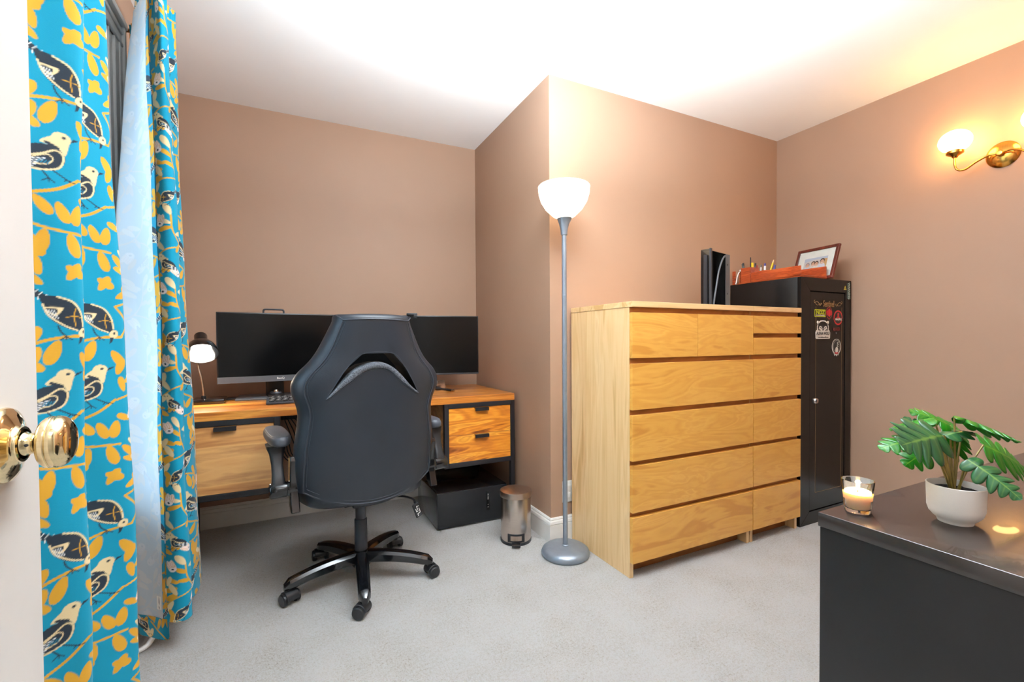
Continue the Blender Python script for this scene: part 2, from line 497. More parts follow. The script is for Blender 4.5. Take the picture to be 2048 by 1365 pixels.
# ------------------------------------------------------------------ room
XL, XR, YA, YB, XJ, H = -.545, 3.078, 3.081, 2.045, 1.232, 2.438
YF = -.06
mb = MB(); mb.box((-1.6, -1.5, -.1), (3.3, 3.3, 0)); struct('floor', mb, M['carpet'])
mb = MB(); mb.box((-1.6, -1.5, H), (3.3, 3.3, H+.1)); struct('ceiling', mb, M['ceiling'])
mb = MB(); mb.box((XL-.2, YA, 0), (XJ, YA+.12, H)); struct('wall_back', mb, M['wall'])
mb = MB(); mb.prism([(XJ, YA+.12), (XJ, YB), (XR+.12, YB), (XR+.12, YA+.12)], 0, H, lambda u, v, d: (u, v, d)); struct('wall_bumpout', mb, M['wall'])
mb = MB(); mb.box((XR, YF-.1, 0), (XR+.12, YB, H)); struct('wall_right', mb, M['wall'])
WY0, WY1, WZ0, WZ1 = 1.00, 1.905, .55, 2.14      # window opening
mb = MB()
mb.box((XL-.2, YF-.1, 0), (XL, WY0, H)); mb.box((XL-.2, WY1, 0), (XL, YA, H))
mb.box((XL-.2, WY0, 0), (XL, WY1, WZ0)); mb.box((XL-.2, WY0, WZ1), (XL, WY1, H))
struct('wall_left', mb, M['wall'], smooth=False)
DX0, DX1, DZ = -.29, .50, 2.05
mb = MB()
mb.box((XL, YF-.1, 0), (DX0, YF, H)); mb.box((DX1, YF-.1, 0), (XR, YF, H)); mb.box((DX0, YF-.1, DZ), (DX1, YF, H))
struct('wall_front', mb, M['wall'], smooth=False)
mb = MB()
mb.box((-1.5, -1.42, 0), (1.7, -1.3, H)); mb.box((-1.5, -1.3, 0), (-1.4, YF-.1, H)); mb.box((1.6, -1.3, 0), (1.7, YF-.1, H))
mb.box((-1.4, YF-.1, 0), (XL-.2, YF, H))
struct('wall_hall', mb, M['trim'], smooth=False)

def base_profile(h=.125, t=.016):
    return [(0, 0), (t, 0), (t, h*.70), (t-.003, h*.73), (t+.001, h*.76), (t-.002, h*.86), (t-.008, h*.90), (t-.006, h*.94), (t-.010, h), (0, h)]
def baseboard(name, p0, p1, nrm, ext=(0, 0)):
    """moulded skirting from p0 to p1 (2-d), nrm points into the room"""
    d = (Vector(p1)-Vector(p0)); L = d.length; d.normalize()
    m = MB(); n = Vector(nrm)
    def fn(u, v, s):
        q = Vector(p0)+d*(s+(ext[0]*u if s == 0 else ext[1]*u))+n*u
        return (q.x, q.y, v)
    m.prism(base_profile(), 0, L, fn)
    struct(name, m, M['trim'], smooth=False)
baseboard('baseboard_back', (XL, YA), (XJ, YA), (0, -1), (1, -1))
baseboard('baseboard_jut', (XJ, YA), (XJ, YB), (-1, 0), (1, 1))
baseboard('baseboard_middle', (XJ, YB), (XR, YB), (0, -1), (-1, -1))
baseboard('baseboard_right', (XR, YB), (XR, YF), (-1, 0), (1, -1))
baseboard('baseboard_left', (XL, YF), (XL, YA), (1, 0), (1, -1))
baseboard('baseboard_front', (.60, YF), (XR, YF), (0, 1), (0, -1))
# doorway casing
mb = MB()
mb.box((DX1, YF, 0), (DX1+.085, YF+.018, DZ+.085), .004); mb.box((DX0-.085, YF, 0), (DX0, YF+.018, DZ+.085), .004); mb.box((DX0, YF, DZ), (DX1, YF+.018, DZ+.085), .004)
mb.box((DX0-.001, YF-.1, 0), (DX0+.012, YF, DZ)); mb.box((DX1-.012, YF-.1, 0), (DX1+.001, YF, DZ)); mb.box((DX0, YF-.1, DZ-.012), (DX1, YF, DZ))
struct('trim_1', mb, M['trim'], smooth=False)

# window with moulded casing
cw = .098
mb = MB()
lw = .25                                              # side casing: wide stepped boards
for o0, o1, tk in ((0, lw, .012), (lw-.022, lw, .028), (lw-.10, lw-.02, .020), (0, .012, .020), (.050, .058, .017), (.100, .106, .017), (lw-.062, lw-.054, .024)):
    mb.box((XL, WY1+o0, WZ0-.03), (XL+tk, WY1+o1, WZ1+(cw if o1 == lw else 0)), .002, 1); mb.box((XL, WY0-o1, WZ0-.03), (XL+tk, WY0-o0, WZ1+(cw if o1 == lw else 0)), .002, 1)
for o0, o1, tk in ((0, cw, .018), (cw-.024, cw, .032), (0, .012, .024), (.044, .056, .025)):
    mb.box((XL, WY0-lw+.0225, WZ1+o0), (XL+tk, WY1+lw-(.0225 if o1 < cw else 0), WZ1+o1), .002, 1)
mb.box((XL-.13, WY1-.018, WZ0), (XL+.001, WY1, WZ1)); mb.box((XL-.13, WY0, WZ0), (XL+.001, WY0+.018, WZ1)); mb.box((XL-.13, WY0, WZ1-.018), (XL+.001, WY1, WZ1))
mb.box((XL-.13, WY0-.26, WZ0-.03), (XL+.05, WY1+.26, WZ0), .005); mb.box((XL, WY0-.22, WZ0-.11), (XL+.016, WY1+.22, WZ0-.03), .003)
win = struct('window_1', mb, M['trim_grey'], smooth=False)
for zc0, zc1, xo in ((WZ0, 1.36, -.085), (1.32, WZ1-.018, -.11)):
    m = MB(); x0 = XL+xo; y0, y1 = WY0+.018, WY1-.018
    m.box((x0-.016, y0, zc0), (x0+.016, y0+.045, zc1), .002); m.box((x0-.016, y1-.045, zc0), (x0+.016, y1, zc1), .002)
    m.box((x0-.016, y0+.045, zc0), (x0+.016, y1-.045, zc0+.045), .002); m.box((x0-.016, y0+.045, zc1-.045), (x0+.016, y1-.045, zc1), .002)
    s = obj('sash', m, M['trim'], win, smooth=False)
    m = MB(); m.box((x0-.002, y0+.045, zc0+.045), (x0+.002, y1-.045, zc1-.045)); obj('pane', m, M['pane'], s, smooth=False)

# open door with polished brass knob
mb = MB(); dx = -.26
mb.box((dx-.035, YF+.02, .012), (dx, .715, 2.04), .0015, 1)
door = struct('door_1', mb, M['door'], smooth=False)
kx, ky, kz = dx, .642, .958
rotx = Matrix.Translation((kx, ky, kz)) @ Matrix.Rotation(PI/2, 4, 'Y')
m = MB(); m.lathe([(0, 0), (.038, 0), (.0385, .002), (.037, .005), (.030, .008), (.022, .0105), (.018, .013), (.018, .0155), (.0155, .016)], n=64, mat=rotx)
ros = lab(obj('rosette', m, M['brass'], door, ang=60), 'round brass rose on the white door')
m = MB(); m.lathe([(r*1.16, .013+(z-.018)*.80) for r, z in [(.0085, .018), (.0105, .019), (.0105, .0235), (.0095, .0245), (.0092, .034), (.0105, .0355), (.0150, .0375), (.0205, .0405), (.0228, .0445), (.0232, .0480), (.0232, .0500), (.0226, .0506), (.0232, .0512), (.0236, .0540), (.0228, .0590), (.0202, .0640), (.0150, .0680), (.0080, .0698), (0, .0703)]], n=64, mat=rotx)
lab(obj('door_knob', m, M['brass'], door, ang=70), 'polished brass door knob')
m = MB(); m.lathe([(0, 0), (.0016, 0), (.0016, .001), (0, .0012)], n=16, mat=Matrix.Translation((kx+.021, ky, kz)) @ Matrix.Rotation(PI/2, 4, 'X') @ Matrix.Translation((0, 0, .0104)))
obj('set_screw', m, M['dark_grey'], door)

# ------------------------------------------------------------------ curtains
TEAL, GOLD, CREAM, DARK, PINK = (10, 134, 162), (204, 150, 42), (222, 198, 152), (40, 48, 58), (238, 214, 206)
def bird_down(R, x, y, s=1.0):
    """dark bird, tail to the upper left, head lower right"""
    q = lambda *p: [(x+s*a, y+s*b) for a, b in p]
    R.stroke(q((-62, 44), (-44, 34), (-26, 22)), 17*s, DARK, 11*s)
    for k in range(6):
        t = -58+k*6.2
        R.stroke(q((t, 43-k*4.2), (t+5, 49-k*4.2)), 1.2*s, (240, 235, 225), smooth=False)
        R.stroke(q((t, 39-k*4.0), (t-1, 33-k*4.0)), 1.2*s, (240, 235, 225), smooth=False)
    R.poly(q((-30, 24), (-10, 26), (14, 16), (28, -8), (31, -34), (20, -44), (0, -36), (-18, -20), (-28, 4)), DARK)
    R.stroke(q((-8, 25), (14, 15), (27, -8), (31, -34)), 3.4*s, CREAM)
    R.stroke(q((-28, 8), (-20, -14), (2, -34), (20, -43)), 3.0*s, CREAM)
    R.poly(q((-26, 2), (-8, 4), (0, 2), (-6, -10), (-14, -14)), CREAM)
    R.poly(q((-24, 0), (-10, 0), (-8, -6), (-14, -10)), DARK)
    for k in range(4): R.stroke(q((-24+3.5*k, -2), (-16+3*k, -20)), 1.1*s, (226, 226, 226))
    R.stroke(q((4, -16), (18, -14), (30, -18)), 1.6*s, GOLD); R.stroke(q((18, 2), (15, -14), (18, -34)), 1.6*s, GOLD)
    R.ell(x+31*s, y-48*s, 8.5*s, 10.5*s, -20, CREAM); R.ell(x+32*s, y-46*s, 2.4*s, 3*s, -20, DARK)
    R.poly(q((24, -56), (31, -57), (27, -68), (22, -72)), DARK, smooth=False)
    R.stroke(q((-8, -34), (-4, -46), (4, -56)), 2.6*s, DARK)
    for d in (-9, 0, 9): R.stroke(q((4, -56), (4+d, -63)), 2*s, DARK, smooth=False)
def bird_up(R, x, y, s=1.0):
    """bird with a pale head facing right, folded dark wing to the lower left"""
    q = lambda *p: [(x+s*a, y+s*b) for a, b in p]
    R.ell(x-40*s, y-38*s, 13*s, 9*s, 10, PINK)
    R.poly(q((-52, -34), (-40, -8), (-16, 14), (10, 16), (22, 2), (18, -18), (2, -30), (-22, -34)), DARK)
    for k in range(5): R.stroke(q((-52, -36+3.6*k), (-34+2*k, -34+4.4*k), (-20+4*k, -30+5*k)), 1.3*s, (228, 228, 228))
    R.poly(q((-10, 20), (2, 34), (16, 42), (28, 38), (27, 22), (22, 4), (12, 16)), CREAM)
    R.ell(x+18*s, y+36*s, 13*s, 11.5*s, 0, CREAM)
    R.poly(q((-2, 24), (4, 22), (14, 17), (13, 14), (3, 16), (-5, 21)), DARK)
    R.ell(x+21*s, y+38*s, 3.3*s, 2.6*s, 25, DARK)
    R.poly(q((29, 32), (40, 38), (44, 42), (34, 40)), DARK, smooth=False)
    R.stroke(q((-30, -14), (-8, -2), (10, 10), (20, 0), (14, -22), (-6, -32), (-26, -34)), 3.0*s, CREAM)
    R.stroke(q((-20, -12), (-2, -2), (6, -8), (-2, -20), (-18, -24)), 2.0*s, CREAM)
    for k in range(4): R.stroke(q((-14+4*k, -20), (-10+4*k, -13)), 1.5*s, (20, 120, 150), smooth=False)
    R.stroke(q((-8, -34), (0, -46)), 2.4*s, DARK); R.stroke(q((6, -30), (24, -42)), 2.4*s, DARK)
    for d in (-9, 0, 8): R.stroke(q((0, -46), (d, -53)), 1.8*s, DARK, smooth=False)
    for d in (-4, 5, 13): R.stroke(q((24, -42), (24+d, -46)), 1.8*s, DARK, smooth=False)
def pod(R, x, y, rot, s=1.0):
    c, sn = math.cos(math.radians(rot)), math.sin(math.radians(rot))
    q = lambda *p: [(x+s*(a*c-b*sn), y+s*(a*sn+b*c)) for a, b in p]
    R.poly(q((-9, -4), (-13, 14), (-8, 30), (0, 27), (8, 30), (13, 14), (9, -4)), PINK)
    for k in (-9, -5, 0, 5, 9): R.stroke(q((k*.7, -4), (k*1.25, 14), (k*.9, 27)), 1.1*s, GOLD)
    R.ell(x, y, 11.5*s, 9.5*s, rot, (240, 226, 222)); R.stroke(q((-11, 3), (0, 8), (11, 3)), 1.1*s, GOLD)
    R.ell(x, y-.5*s, 3.8*s, 3*s, rot+20, DARK)
R = Raster(230, 460, 1.6, TEAL, wrap=True)
TW, TH = 230, 460
# branches and leaves
R.stroke([(-10, -37), (30, -11), (70, 1), (110, 3)], 5.5, GOLD); R.stroke([(-5, -13), (15, -27), (22, -43)], 5, GOLD); R.stroke([(110, 3), (124, 36), (100, 76)], 4.5, GOLD)
R.stroke([(-10, 250), (20, 268), (60, 286), (92, 312)], 5.5, GOLD); R.stroke([(0, 226), (40, 210), (96, 204)], 5, GOLD)
R.stroke([(100, 76), (140, 96), (170, 140), (176, 190)], 4.5, GOLD); R.stroke([(96, 312), (140, 330), (176, 372), (182, 430)], 4.5, GOLD)
R.stroke([(140, 96), (190, 84), (225, 60)], 4, GOLD); R.stroke([(140, 330), (186, 318), (226, 290)], 4, GOLD)
for x, y, L, w, r in ((6, 252, 46, 12, -80), (44, 206, 44, 12, -100), (16, 200, 50, 14, -62), (76, 204, 46, 12, -75), (60, 262, 40, 11, -70), (92, 262, 40, 12, -100), (100, 200, 36, 10, -50), (70, 140, 34, 11, -35), (30, 268, 38, 11, -55),
                      (2, 70, 40, 11, 150), (28, 78, 46, 13, 120), (2, 100, 38, 11, 160), (40, 100, 30, 9, 140), (60, 454, 48, 13, -110), (90, 430, 44, 12, -60), (4, 418, 40, 11, -30), (12, 440, 44, 12, 60), (98, 372, 40, 11, 70), (112, 352, 40, 10, 30), (-2, 392, 40, 11, 100), (22, 404, 38, 10, 75), (102, 96, 38, 10, 30), (4, 112, 42, 12, 80), (36, 118, 40, 11, 105), (72, 112, 38, 10, 60), (100, 170, 30, 9, -20), (-4, 320, 34, 10, 60), (190, 130, 34, 9, 20), (206, 226, 34, 9, 30), (120, 260, 30, 9, 150), (222, 356, 34, 9, 60)):
    R.leaf(x, y, L*1.04, w*1.34, r, GOLD)
for x, y, L, w, r in ((112, 214, 38, 10, -40), (120, 190, 36, 10, -30), (150, 150, 36, 10, 150), (166, 176, 34, 10, 170), (176, 186, 38, 11, 60), (196, 90, 38, 11, 60), (206, 70, 36, 10, -60), (222, 330, 36, 11, 100),
                      (150, 344, 36, 10, 140), (170, 366, 36, 10, 165), (182, 400, 36, 10, 20), (182, 428, 34, 10, 70), (200, 312, 36, 11, 50), (206, 300, 34, 10, -50), (-4, 140, 34, 10, 40), (224, 120, 30, 9, 110)):
    R.leaf(x, y, L*1.1, w*1.25, r, CREAM)
for x, y, L, w, r in ((130, 96, 30, 8, 110), (160, 126, 32, 8, 20), (172, 156, 32, 8, 40), (110, 330, 34, 9, 100), (150, 338, 32, 8, -60), (180, 388, 34, 9, -20), (190, 240, 38, 10, 80), (206, 236, 38, 10, 110), (130, 240, 36, 9, 60), (120, 420, 36, 9, 50), (214, 450, 36, 9, 100), (130, 20, 36, 9, 70), (150, 14, 36, 9, 110), (200, 10, 34, 9, 60)):
    R.leaf(x, y, L*1.1, w*1.3, r, GOLD)
pod(R, 150, 60, 40); pod(R, 206, 176, -20); pod(R, 136, 286, 150, .95); pod(R, 210, 398, 10); pod(R, 160, 236, -60, .9)
bird_down(R, 66, 55, .95); bird_up(R, 50, 350, 1.0); 
bird_down(R, 186, 30, .55); bird_up(R, 196, 268, .6)

M['curtain'] = vcol_mat('bird_print_cotton', .85, .1, bmp=.25, trans=.04)
M['lining'] = vcol_mat('curtain_lining', .85, .1, fade=(.12, (200, 210, 218)), bmp=.1, trans=.05)

def curtain(tname, label, top, bot, zt, zb, u0, v0, flip, nper, rows, mids=None, linhem=None, lin=1):
    t = thing(tname, label, 'curtain', (bot[0][0], bot[0][1], zb))
    off = np.array([bot[0][0], bot[0][1], zb])
    T = catmull([(*p, 0) for p in top], nper); B = catmull([(*p, 0) for p in bot], nper)
    Md = catmull([(*p, 0) for p in (mids or [(0, 0)]*len(top))], nper)
    # resample evenly by mean arc length
    def seg(A): return np.r_[0, np.cumsum(np.hypot(*(np.diff(A[:, :2], axis=0).T)))]
    s = .5*(seg(T)+seg(B)); n = int(s[-1]/.0019)
    g = np.linspace(0, s[-1], n)
    rs = lambda A: np.stack([np.interp(g, s, A[:, k]) for k in range(2)], -1)
    T2, B2, M2 = rs(T), rs(B), rs(Md)
    f = np.linspace(0, 1, rows)[:, None, None]          # 0 bottom .. 1 top
    xy = B2[None]*(1-f)+T2[None]*f+M2[None]*(4*f*(1-f))
    # slow waver of the folds down the drop
    ph = g[None, :, None]*31
    nx = np.gradient(.5*(T2+B2), axis=0); nn = np.stack([-nx[:, 1], nx[:, 0]], -1); nn /= np.linalg.norm(nn, axis=1)[:, None]+1e-9
    xy = xy+nn[None]*(.0035*np.sin(f*9+ph*.5)+.002*np.sin(f*23+ph*1.3))
    z = np.broadcast_to(zb+(zt-zb)*f[..., 0], (rows, n))
    P = np.concatenate([xy, z[..., None]], -1)
    u = (np.broadcast_to(g, (rows, n))*1000*(-1 if flip else 1)+u0); v = (z-zb)*1000+v0
    PS, PV = .88, .97; cols = R.sample(u*PS, v*PV)
    # near the header the cloth is gathered on the rod
    P[..., 0] += (np.clip((z-(zt-.09))/.09, 0, 1)*.004*np.sin(g*420)[None])
    side = lin
    nv = np.broadcast_to(nn[None]*.0022*side, (rows, n, 2))
    face = fast_grid('face_fabric', P-off, M['curtain'], t, cols)
    Pl = P.copy(); Pl[..., :2] += nv
    hem = linhem if linhem else .10
    k0 = int(rows*hem/(zt-zb)); k1 = rows-int(rows*.07/(zt-zb))
    m0 = int(n*.0); e0 = max(4, int(.022/.0019))
    lab(fast_grid('lining', (Pl-off)[k0:k1, e0:-e0], M['lining'], t, cols[k0:k1, e0:-e0]), 'pale lining with the print showing through')
    # turned-back hems on the lining side
    Ph = P.copy(); Ph[..., :2] += nv*1.6
    fast_grid('hem', (Ph-off)[:k0+1], M['curtain'], t, R.sample(u[:k0+1]*PS+70, -v[:k0+1]*PV+300))
    fast_grid('side_hem', (Ph-off)[:, :e0+1], M['curtain'], t, R.sample(-u[:, :e0+1]*PS+40, v[:, :e0+1]*PV))
    return t, P, nn*side, g

Lt = [(-.465, .80), (-.40, .86), (-.455, .92), (-.40, 1.0), (-.465, 1.07), (-.415, 1.10), (-.462, 1.165), (-.372, 1.235), (-.395, 1.275), (-.428, 1.30), (-.440, 1.35), (-.444, 1.395), (-.402, 1.46), (-.425, 1.50)]
Lb = [(-.465, .80), (-.40, .86), (-.455, .92), (-.41, 1.0), (-.465, 1.07), (-.43, 1.10), (-.462, 1.165), (-.388, 1.24), (-.41, 1.275), (-.440, 1.30), (-.445, 1.35), (-.440, 1.40), (-.348, 1.475), (-.39, 1.52)]
curtain('curtain', 'nearer teal curtain printed with gold leaves and birds, hanging behind the brass door knob', Lt, Lb, 2.26, .02, 16, -105, False, 14, 1000, lin=1)
Rt = [(-.37, 1.79), (-.43, 1.93), (-.45, 1.985), (-.42, 1.99), (-.372, 1.90), (-.352, 1.93), (-.372, 1.99), (-.355, 2.04), (-.375, 2.08), (-.45, 2.12), (-.52, 2.2)]
Rb = [(-.352, 1.79), (-.40, 1.83), (-.445, 1.88), (-.425, 1.94), (-.345, 1.89), (-.312, 1.92), (-.34, 2.0), (-.318, 2.08), (-.325, 2.2), (-.345, 2.27), (-.45, 2.3)]
Rm = [(0, 0), (-.02, 0), (-.05, -.02), (-.03, 0), (0, 0), (0, 0), (0, 0), (0, 0), (0, 0), (0, 0), (0, 0)]
ct, CP, cn, cg = curtain('curtain', 'farther teal bird print curtain showing its pale lining, bunched in front of the desk lamp', Rt, Rb, 2.26, .105, 20, 0, True, 14, 900, Rm, linhem=.07, lin=1)
# care tag sewn on the lining
j0, j1 = np.searchsorted(cg, .024), np.searchsorted(cg, .062)
i0, i1 = int(900*.10/2.155), int(900*.145/2.155)
Tg = CP[i0:i1:3, j0:j1:3].copy(); Tg[..., :2] += (cn[j0:j1:3]*.0055)[None]
rr = Raster(100, 100, 1, (236, 233, 226))
for k in range(7):
    for q in range(12):
        if (k*7+q*5) % 4: rr.stroke([(14+k*12, 8+q*7), (14+k*12, 12+q*7)], 3.2, (60, 60, 62), smooth=False)
gu, gv = np.meshgrid(np.linspace(0, 100, Tg.shape[1]), np.linspace(0, 100, Tg.shape[0]))
M['tagprint'] = vcol_mat('printed_tag', .8)
lab(fast_grid('care_tag', Tg-np.array(ct.location), M['tagprint'], ct, rr.sample(gu, gv)), 'white care label with small print')

# rod returning to the wall
t = thing('curtain_rod', 'tan curtain rod end fixed to the wall beside the window casing', 'curtain rod', (-.52, 2.2, 2.24))
m = MB(); m.tube([(-.543, 2.21, 2.245), (-.47, 2.19, 2.245), (-.43, 2.14, 2.245), (-.425, 2.06, 2.245), (-.425, 1.4, 2.245), (-.425, .84, 2.245), (-.45, .78, 2.245), (-.543, .76, 2.245)], .007, 10)
obj('rod', m, simple('rod_tan', (150, 112, 74), .4, .4), t, off=t.location)
for y in (2.21, .76):
    m = MB(); m.box((-.5445, y-.02, 2.22), (-.538, y+.02, 2.27), .003); obj('bracket', m, M['brass_warm'], t, off=t.location)

# bent white metal foot under the hem
t = thing('metal_foot', 'bent white metal foot on the carpet below the curtain hem', 'stand', (-.46, 2.02, 0))
m = MB(); m.tube(catmull([(-.46, 1.98, .20), (-.44, 2.0, .10), (-.43, 2.0, .05), (-.45, 1.96, .012), (-.50, 1.92, .010), (-.515, 1.86, .010)], 6), .0085, 12)
obj('tube', m, M['white'], t, off=t.location)
m = MB(); m.box((-.53, 1.84, .0), (-.50, 1.88, .006), .002); obj('pad', m, M['white'], t, off=t.location)
# ------------------------------------------------------------------ desk
DXa, DXb, DYf, DYb, DZt = -.475, 1.202, 2.405, 3.055, .75
t = desk = thing('desk', 'wooden desk with black steel frame and drawers standing along the back wall', 'desk', (DXa, DYf, 0))
L0 = t.location
m = MB(); m.box((DXa, DYf, .71), (DXb, DYb, DZt), .002, 1); obj('desktop', m, M['teak_top'], t, off=L0, smooth=False)
def cabinet(x0, x1, name):
    m = MB(); yb = DYb-.06
    m.box((x0+.006, DYf+.02, .36), (x0+.024, yb, .71)); m.box((x1-.024, DYf+.02, .36), (x1-.006, yb, .71))
    m.box((x0+.006, DYf+.02, .362), (x1-.006, yb, .38)); m.box((x0+.006, yb-.015, .36), (x1-.006, yb, .71)); m.box((x0+.006, DYf+.02, .692), (x1-.006, yb, .7098))
    obj('cabinet', m, M['teak_dull'], t, off=L0, smooth=False)
    m = MB(); w = .026
    m.box((x0, DYf, .352), (x0+w, DYf+.028, .7099), .0015, 1); m.box((x1-w, DYf, .352), (x1, DYf+.028, .7099), .0015, 1)
    m.box((x0+w, DYf, .352), (x1-w, DYf+.028, .378), .0015, 1); m.box((x0+w, DYf, .684), (x1-w, DYf+.028, .7099), .0015, 1)
    obj('cabinet_frame', m, M['black_metal'], t, off=L0, smooth=False)
def pull(par, xc, z, w=.084):
    m = MB(); m.box((xc-w/2, DYf-.016, z-.003), (xc+w/2, DYf+.012, z), .001, 1); m.box((xc-w/2, DYf-.016, z-.018), (xc+w/2, DYf-.013, z), .001, 1)
    obj('handle', m, M['black_metal'], par, off=L0, smooth=False)
cabinet(.77, DXb, 'right'); cabinet(DXa, -.035, 'left')
for z0, z1 in ((.5325, .683), (.379, .5305)):
    m = MB(); m.box((.797, DYf+.004, z0), (DXb-.027, DYf+.022, z1), .001, 1); d = obj('drawer', m, M['teak'], t, off=L0, smooth=False)
    pull(d, .99, z1-.002)
m = MB(); m.box((DXa+.027, DYf+.004, .379), (-.062, DYf+.022, .683), .001, 1); d = lab(obj('door', m, M['teak_dull'], t, off=L0, smooth=False), 'large plain wood door of the left cabinet'); pull(d, -.2555, .681, .088)
for x in (DXa, DXb-.026):
    for y in (DYf, DYb-.05):
        m = MB(); m.box((x, y, 0), (x+.026, y+.026, .36 if y == DYf else .71), .0015, 1); obj('leg', m, M['black_metal'], t, off=L0, smooth=False)
m = MB()
for x in (DXa+.002, DXb-.028): m.box((x+.002, DYf+.026, .03), (x+.022, DYb-.05, .052), .001, 1)
m.box((DXa+.02, DYb-.045, .60), (DXb-.02, DYb-.03, .64), .001, 1); m.box((.77, DYb-.047, .30), (DXb-.02, DYb-.03, .32), .001, 1)
obj('stretcher', m, M['black_metal'], t, off=L0, smooth=False)
# cables hanging behind the desk
t = thing('cable_bundle', 'thin black cables hanging below the desktop behind the chair arm', 'cable', (0, 2.98, .70))
for k in range(4):
    x = -.015+.016*k
    m = MB(); m.tube(catmull([(x-.03, 3.0, .705), (x-.01, 3.0, .62), (x+.03, 2.98, .50+.02*k), (x+.05, 2.97, .42-.02*k), (x+.02, 2.98, .36), (x-.02, 3.0, .40), (x-.035, 3.0, .5)], 6), .003, 8)
    obj('cable', m, M['black_plastic'], t, off=t.location)

# ------------------------------------------------------------------ monitors
def monitor(label, org, yaw, w, zb, zt, chin, name='monitor'):
    """local x along the screen from its left end, -y is the viewing side"""
    t = thing(name, label, 'monitor', (org[0], org[1], .75), (0, 0, math.radians(yaw)))
    b, h = zb-.75, zt-.75
    m = MB(); m.box((0, 0, b), (w, .018, h), .0025); m.box((.06, .016, b+.05), (w-.06, .045, h-.05), .012)
    obj('housing', m, M['black_plastic'], t)
    m = MB(); m.box((.006, -.0012, b+chin), (w-.006, .0005, h-.006)); obj('screen', m, M['screen'], t, smooth=False)
    return t, b, h
t, b, h = monitor('left monitor with grey chin and carrying handle, beside the lit desk lamp', (-.326, 2.766), 8, .588, .846, 1.219, .034)
m = MB(); m.box((.001, -.002, b), (.587, .0, b+.033), .001, 1); obj('chin', m, M['grey_plastic'], t, smooth=False)
text('logo', 'BenQ', .016, M['white'], t, Matrix.Translation((.294, -.0024, b+.017)) @ Matrix.Rotation(PI/2, 4, 'X'), bold=.0002)
m = MB(); m.tube(catmull([(.225, .10, h-.06), (.225, .10, h+.012), (.229, .10, h+.022), (.238, .10, h+.026), (.315, .10, h+.026), (.324, .10, h+.022), (.328, .10, h+.012), (.328, .10, h-.06)], 4), .0048, 10); obj('carry_handle', m, M['dark_grey'], t)
m = MB(); m.box((.232, .085, .01), (.322, .115, h-.02), .008); m.box((.245, .04, b+.10), (.31, .09, b+.2), .005); obj('stand_post', m, M['black_plastic'], t)
m = MB(); m.box((-.175, -.11, 0), (.185, .13, .011), .004); o = obj('stand_base', m, M['grey_plastic'], t); o.location = (.265, .09, 0); o.rotation_euler = (0, 0, math.radians(-8))
t = thing('control_dial', 'round black control dial with chrome knob on the left monitor base', 'dial', (-.06, 2.855, .7612))
m = MB(); m.lathe([(0, 0), (.043, 0), (.045, .003), (.044, .009), (.036, .013), (.030, .014), (0, .014)]); obj('dial_base', m, M['black_plastic'], t)
m = MB(); m.lathe([(.030, .0142), (.030, .020), (.027, .024), (.012, .025)]); obj('dial_ring', m, M['dark_grey'], t)
m = MB(); m.lathe([(.0115, .022), (.0115, .032), (.009, .036), (0, .037)]); obj('dial_knob', m, M['chrome'], t)

yaw = -10; w = .812; c, s = math.cos(math.radians(yaw)), math.sin(math.radians(yaw))
t, b, h = monitor('right monitor on a silver stand, in the corner of the alcove', (1.074-w*c, 2.65-w*s), yaw, w, .854, 1.216, .012)
m = MB(); m.box((.06, -.0018, b+.002), (w-.003, 0, b+.010), .0005, 1); obj('lower_bezel', m, M['dark_grey'], t, smooth=False)
m = MB(); m.box((.39, .10, .012), (.44, .135, b+.12), .006); obj('stand_column', m, M['black_plastic'], t)
m = MB(); m.box((.35, .05, b+.02), (.48, .125, b+.16), .01); obj('stand_head', m, M['black_plastic'], t)
for sx in (-1, 1):
    m = MB(); m.tube(catmull([(.415, .11, .022), (.415+sx*.09, .085, .022), (.415+sx*.17, .03, .014), (.415+sx*.225, -.030, .009)], 6), [.012]*6+[.010]*6+[.007]*7, 10)
    f = obj('stand_foot', m, M['black_plastic'], t)
    m = MB(); m.tube([(.415+sx*.224, -.029, .009), (.415+sx*.236, -.044, .0085)], .0078, 10); obj('foot_tip', m, M['chrome'], f)
m = MB(); m.box((.375, -.012, h-.002), (.437, .03, h+.013), .003); m.box((.415, -.014, h-.018), (.437, -.003, h+.004), .002); obj('clip', m, M['black_plastic'], t)
t = thing('silver_block', 'small silver block standing on the desk under the right monitor', 'desk object', (.872, 2.80, .7502))
m = MB(); m.prism([(-.035, 0), (.03, 0), (.022, .062), (-.028, .062)], -.02, .02, lambda u, v, d: (u, d, v)); obj('block', m, M['chrome'], t, bevel=.003)

# keyboard
t = thing('keyboard', 'black keyboard with pale lettered keys, half hidden by the chair back', 'keyboard', (-.098, 2.545, .7505), (0, 0, math.radians(1)))
m = MB(); m.prism([(0, 0), (.145, 0), (.145, .022), (0, .012)], 0, .44, lambda u, v, d: (d, u, v)); obj('case', m, M['dark_grey'], t, bevel=.003)
for r in range(5):
    n = 14
    for k in range(n):
        x0 = .012+k*(.416/n)+(.004*(r % 3)); y0 = .012+r*.0255; z0 = .012+.010*(y0/.145)
        if x0+.024 > .434: continue
        m = MB(); m.box((x0, y0, z0-.002), (x0+.0255, y0+.0215, z0+.007), .002, 1); kc = obj('keycap', m, M['black_plastic'], t)
        m = MB(); m.box((x0+.008, y0+.009, z0+.0068), (x0+.0165, y0+.016, z0+.0074)); obj('key_legend', m, M['white'], kc, smooth=False)
t = thing('mouse_pad', 'small dark pad lying at the back of the desk beside the lamp base', 'pad', (-.275, 2.93, .7503))
m = MB(); m.box((-.055, -.06, 0), (.07, .05, .006), .003); obj('pad', m, M['black_plastic'], t)

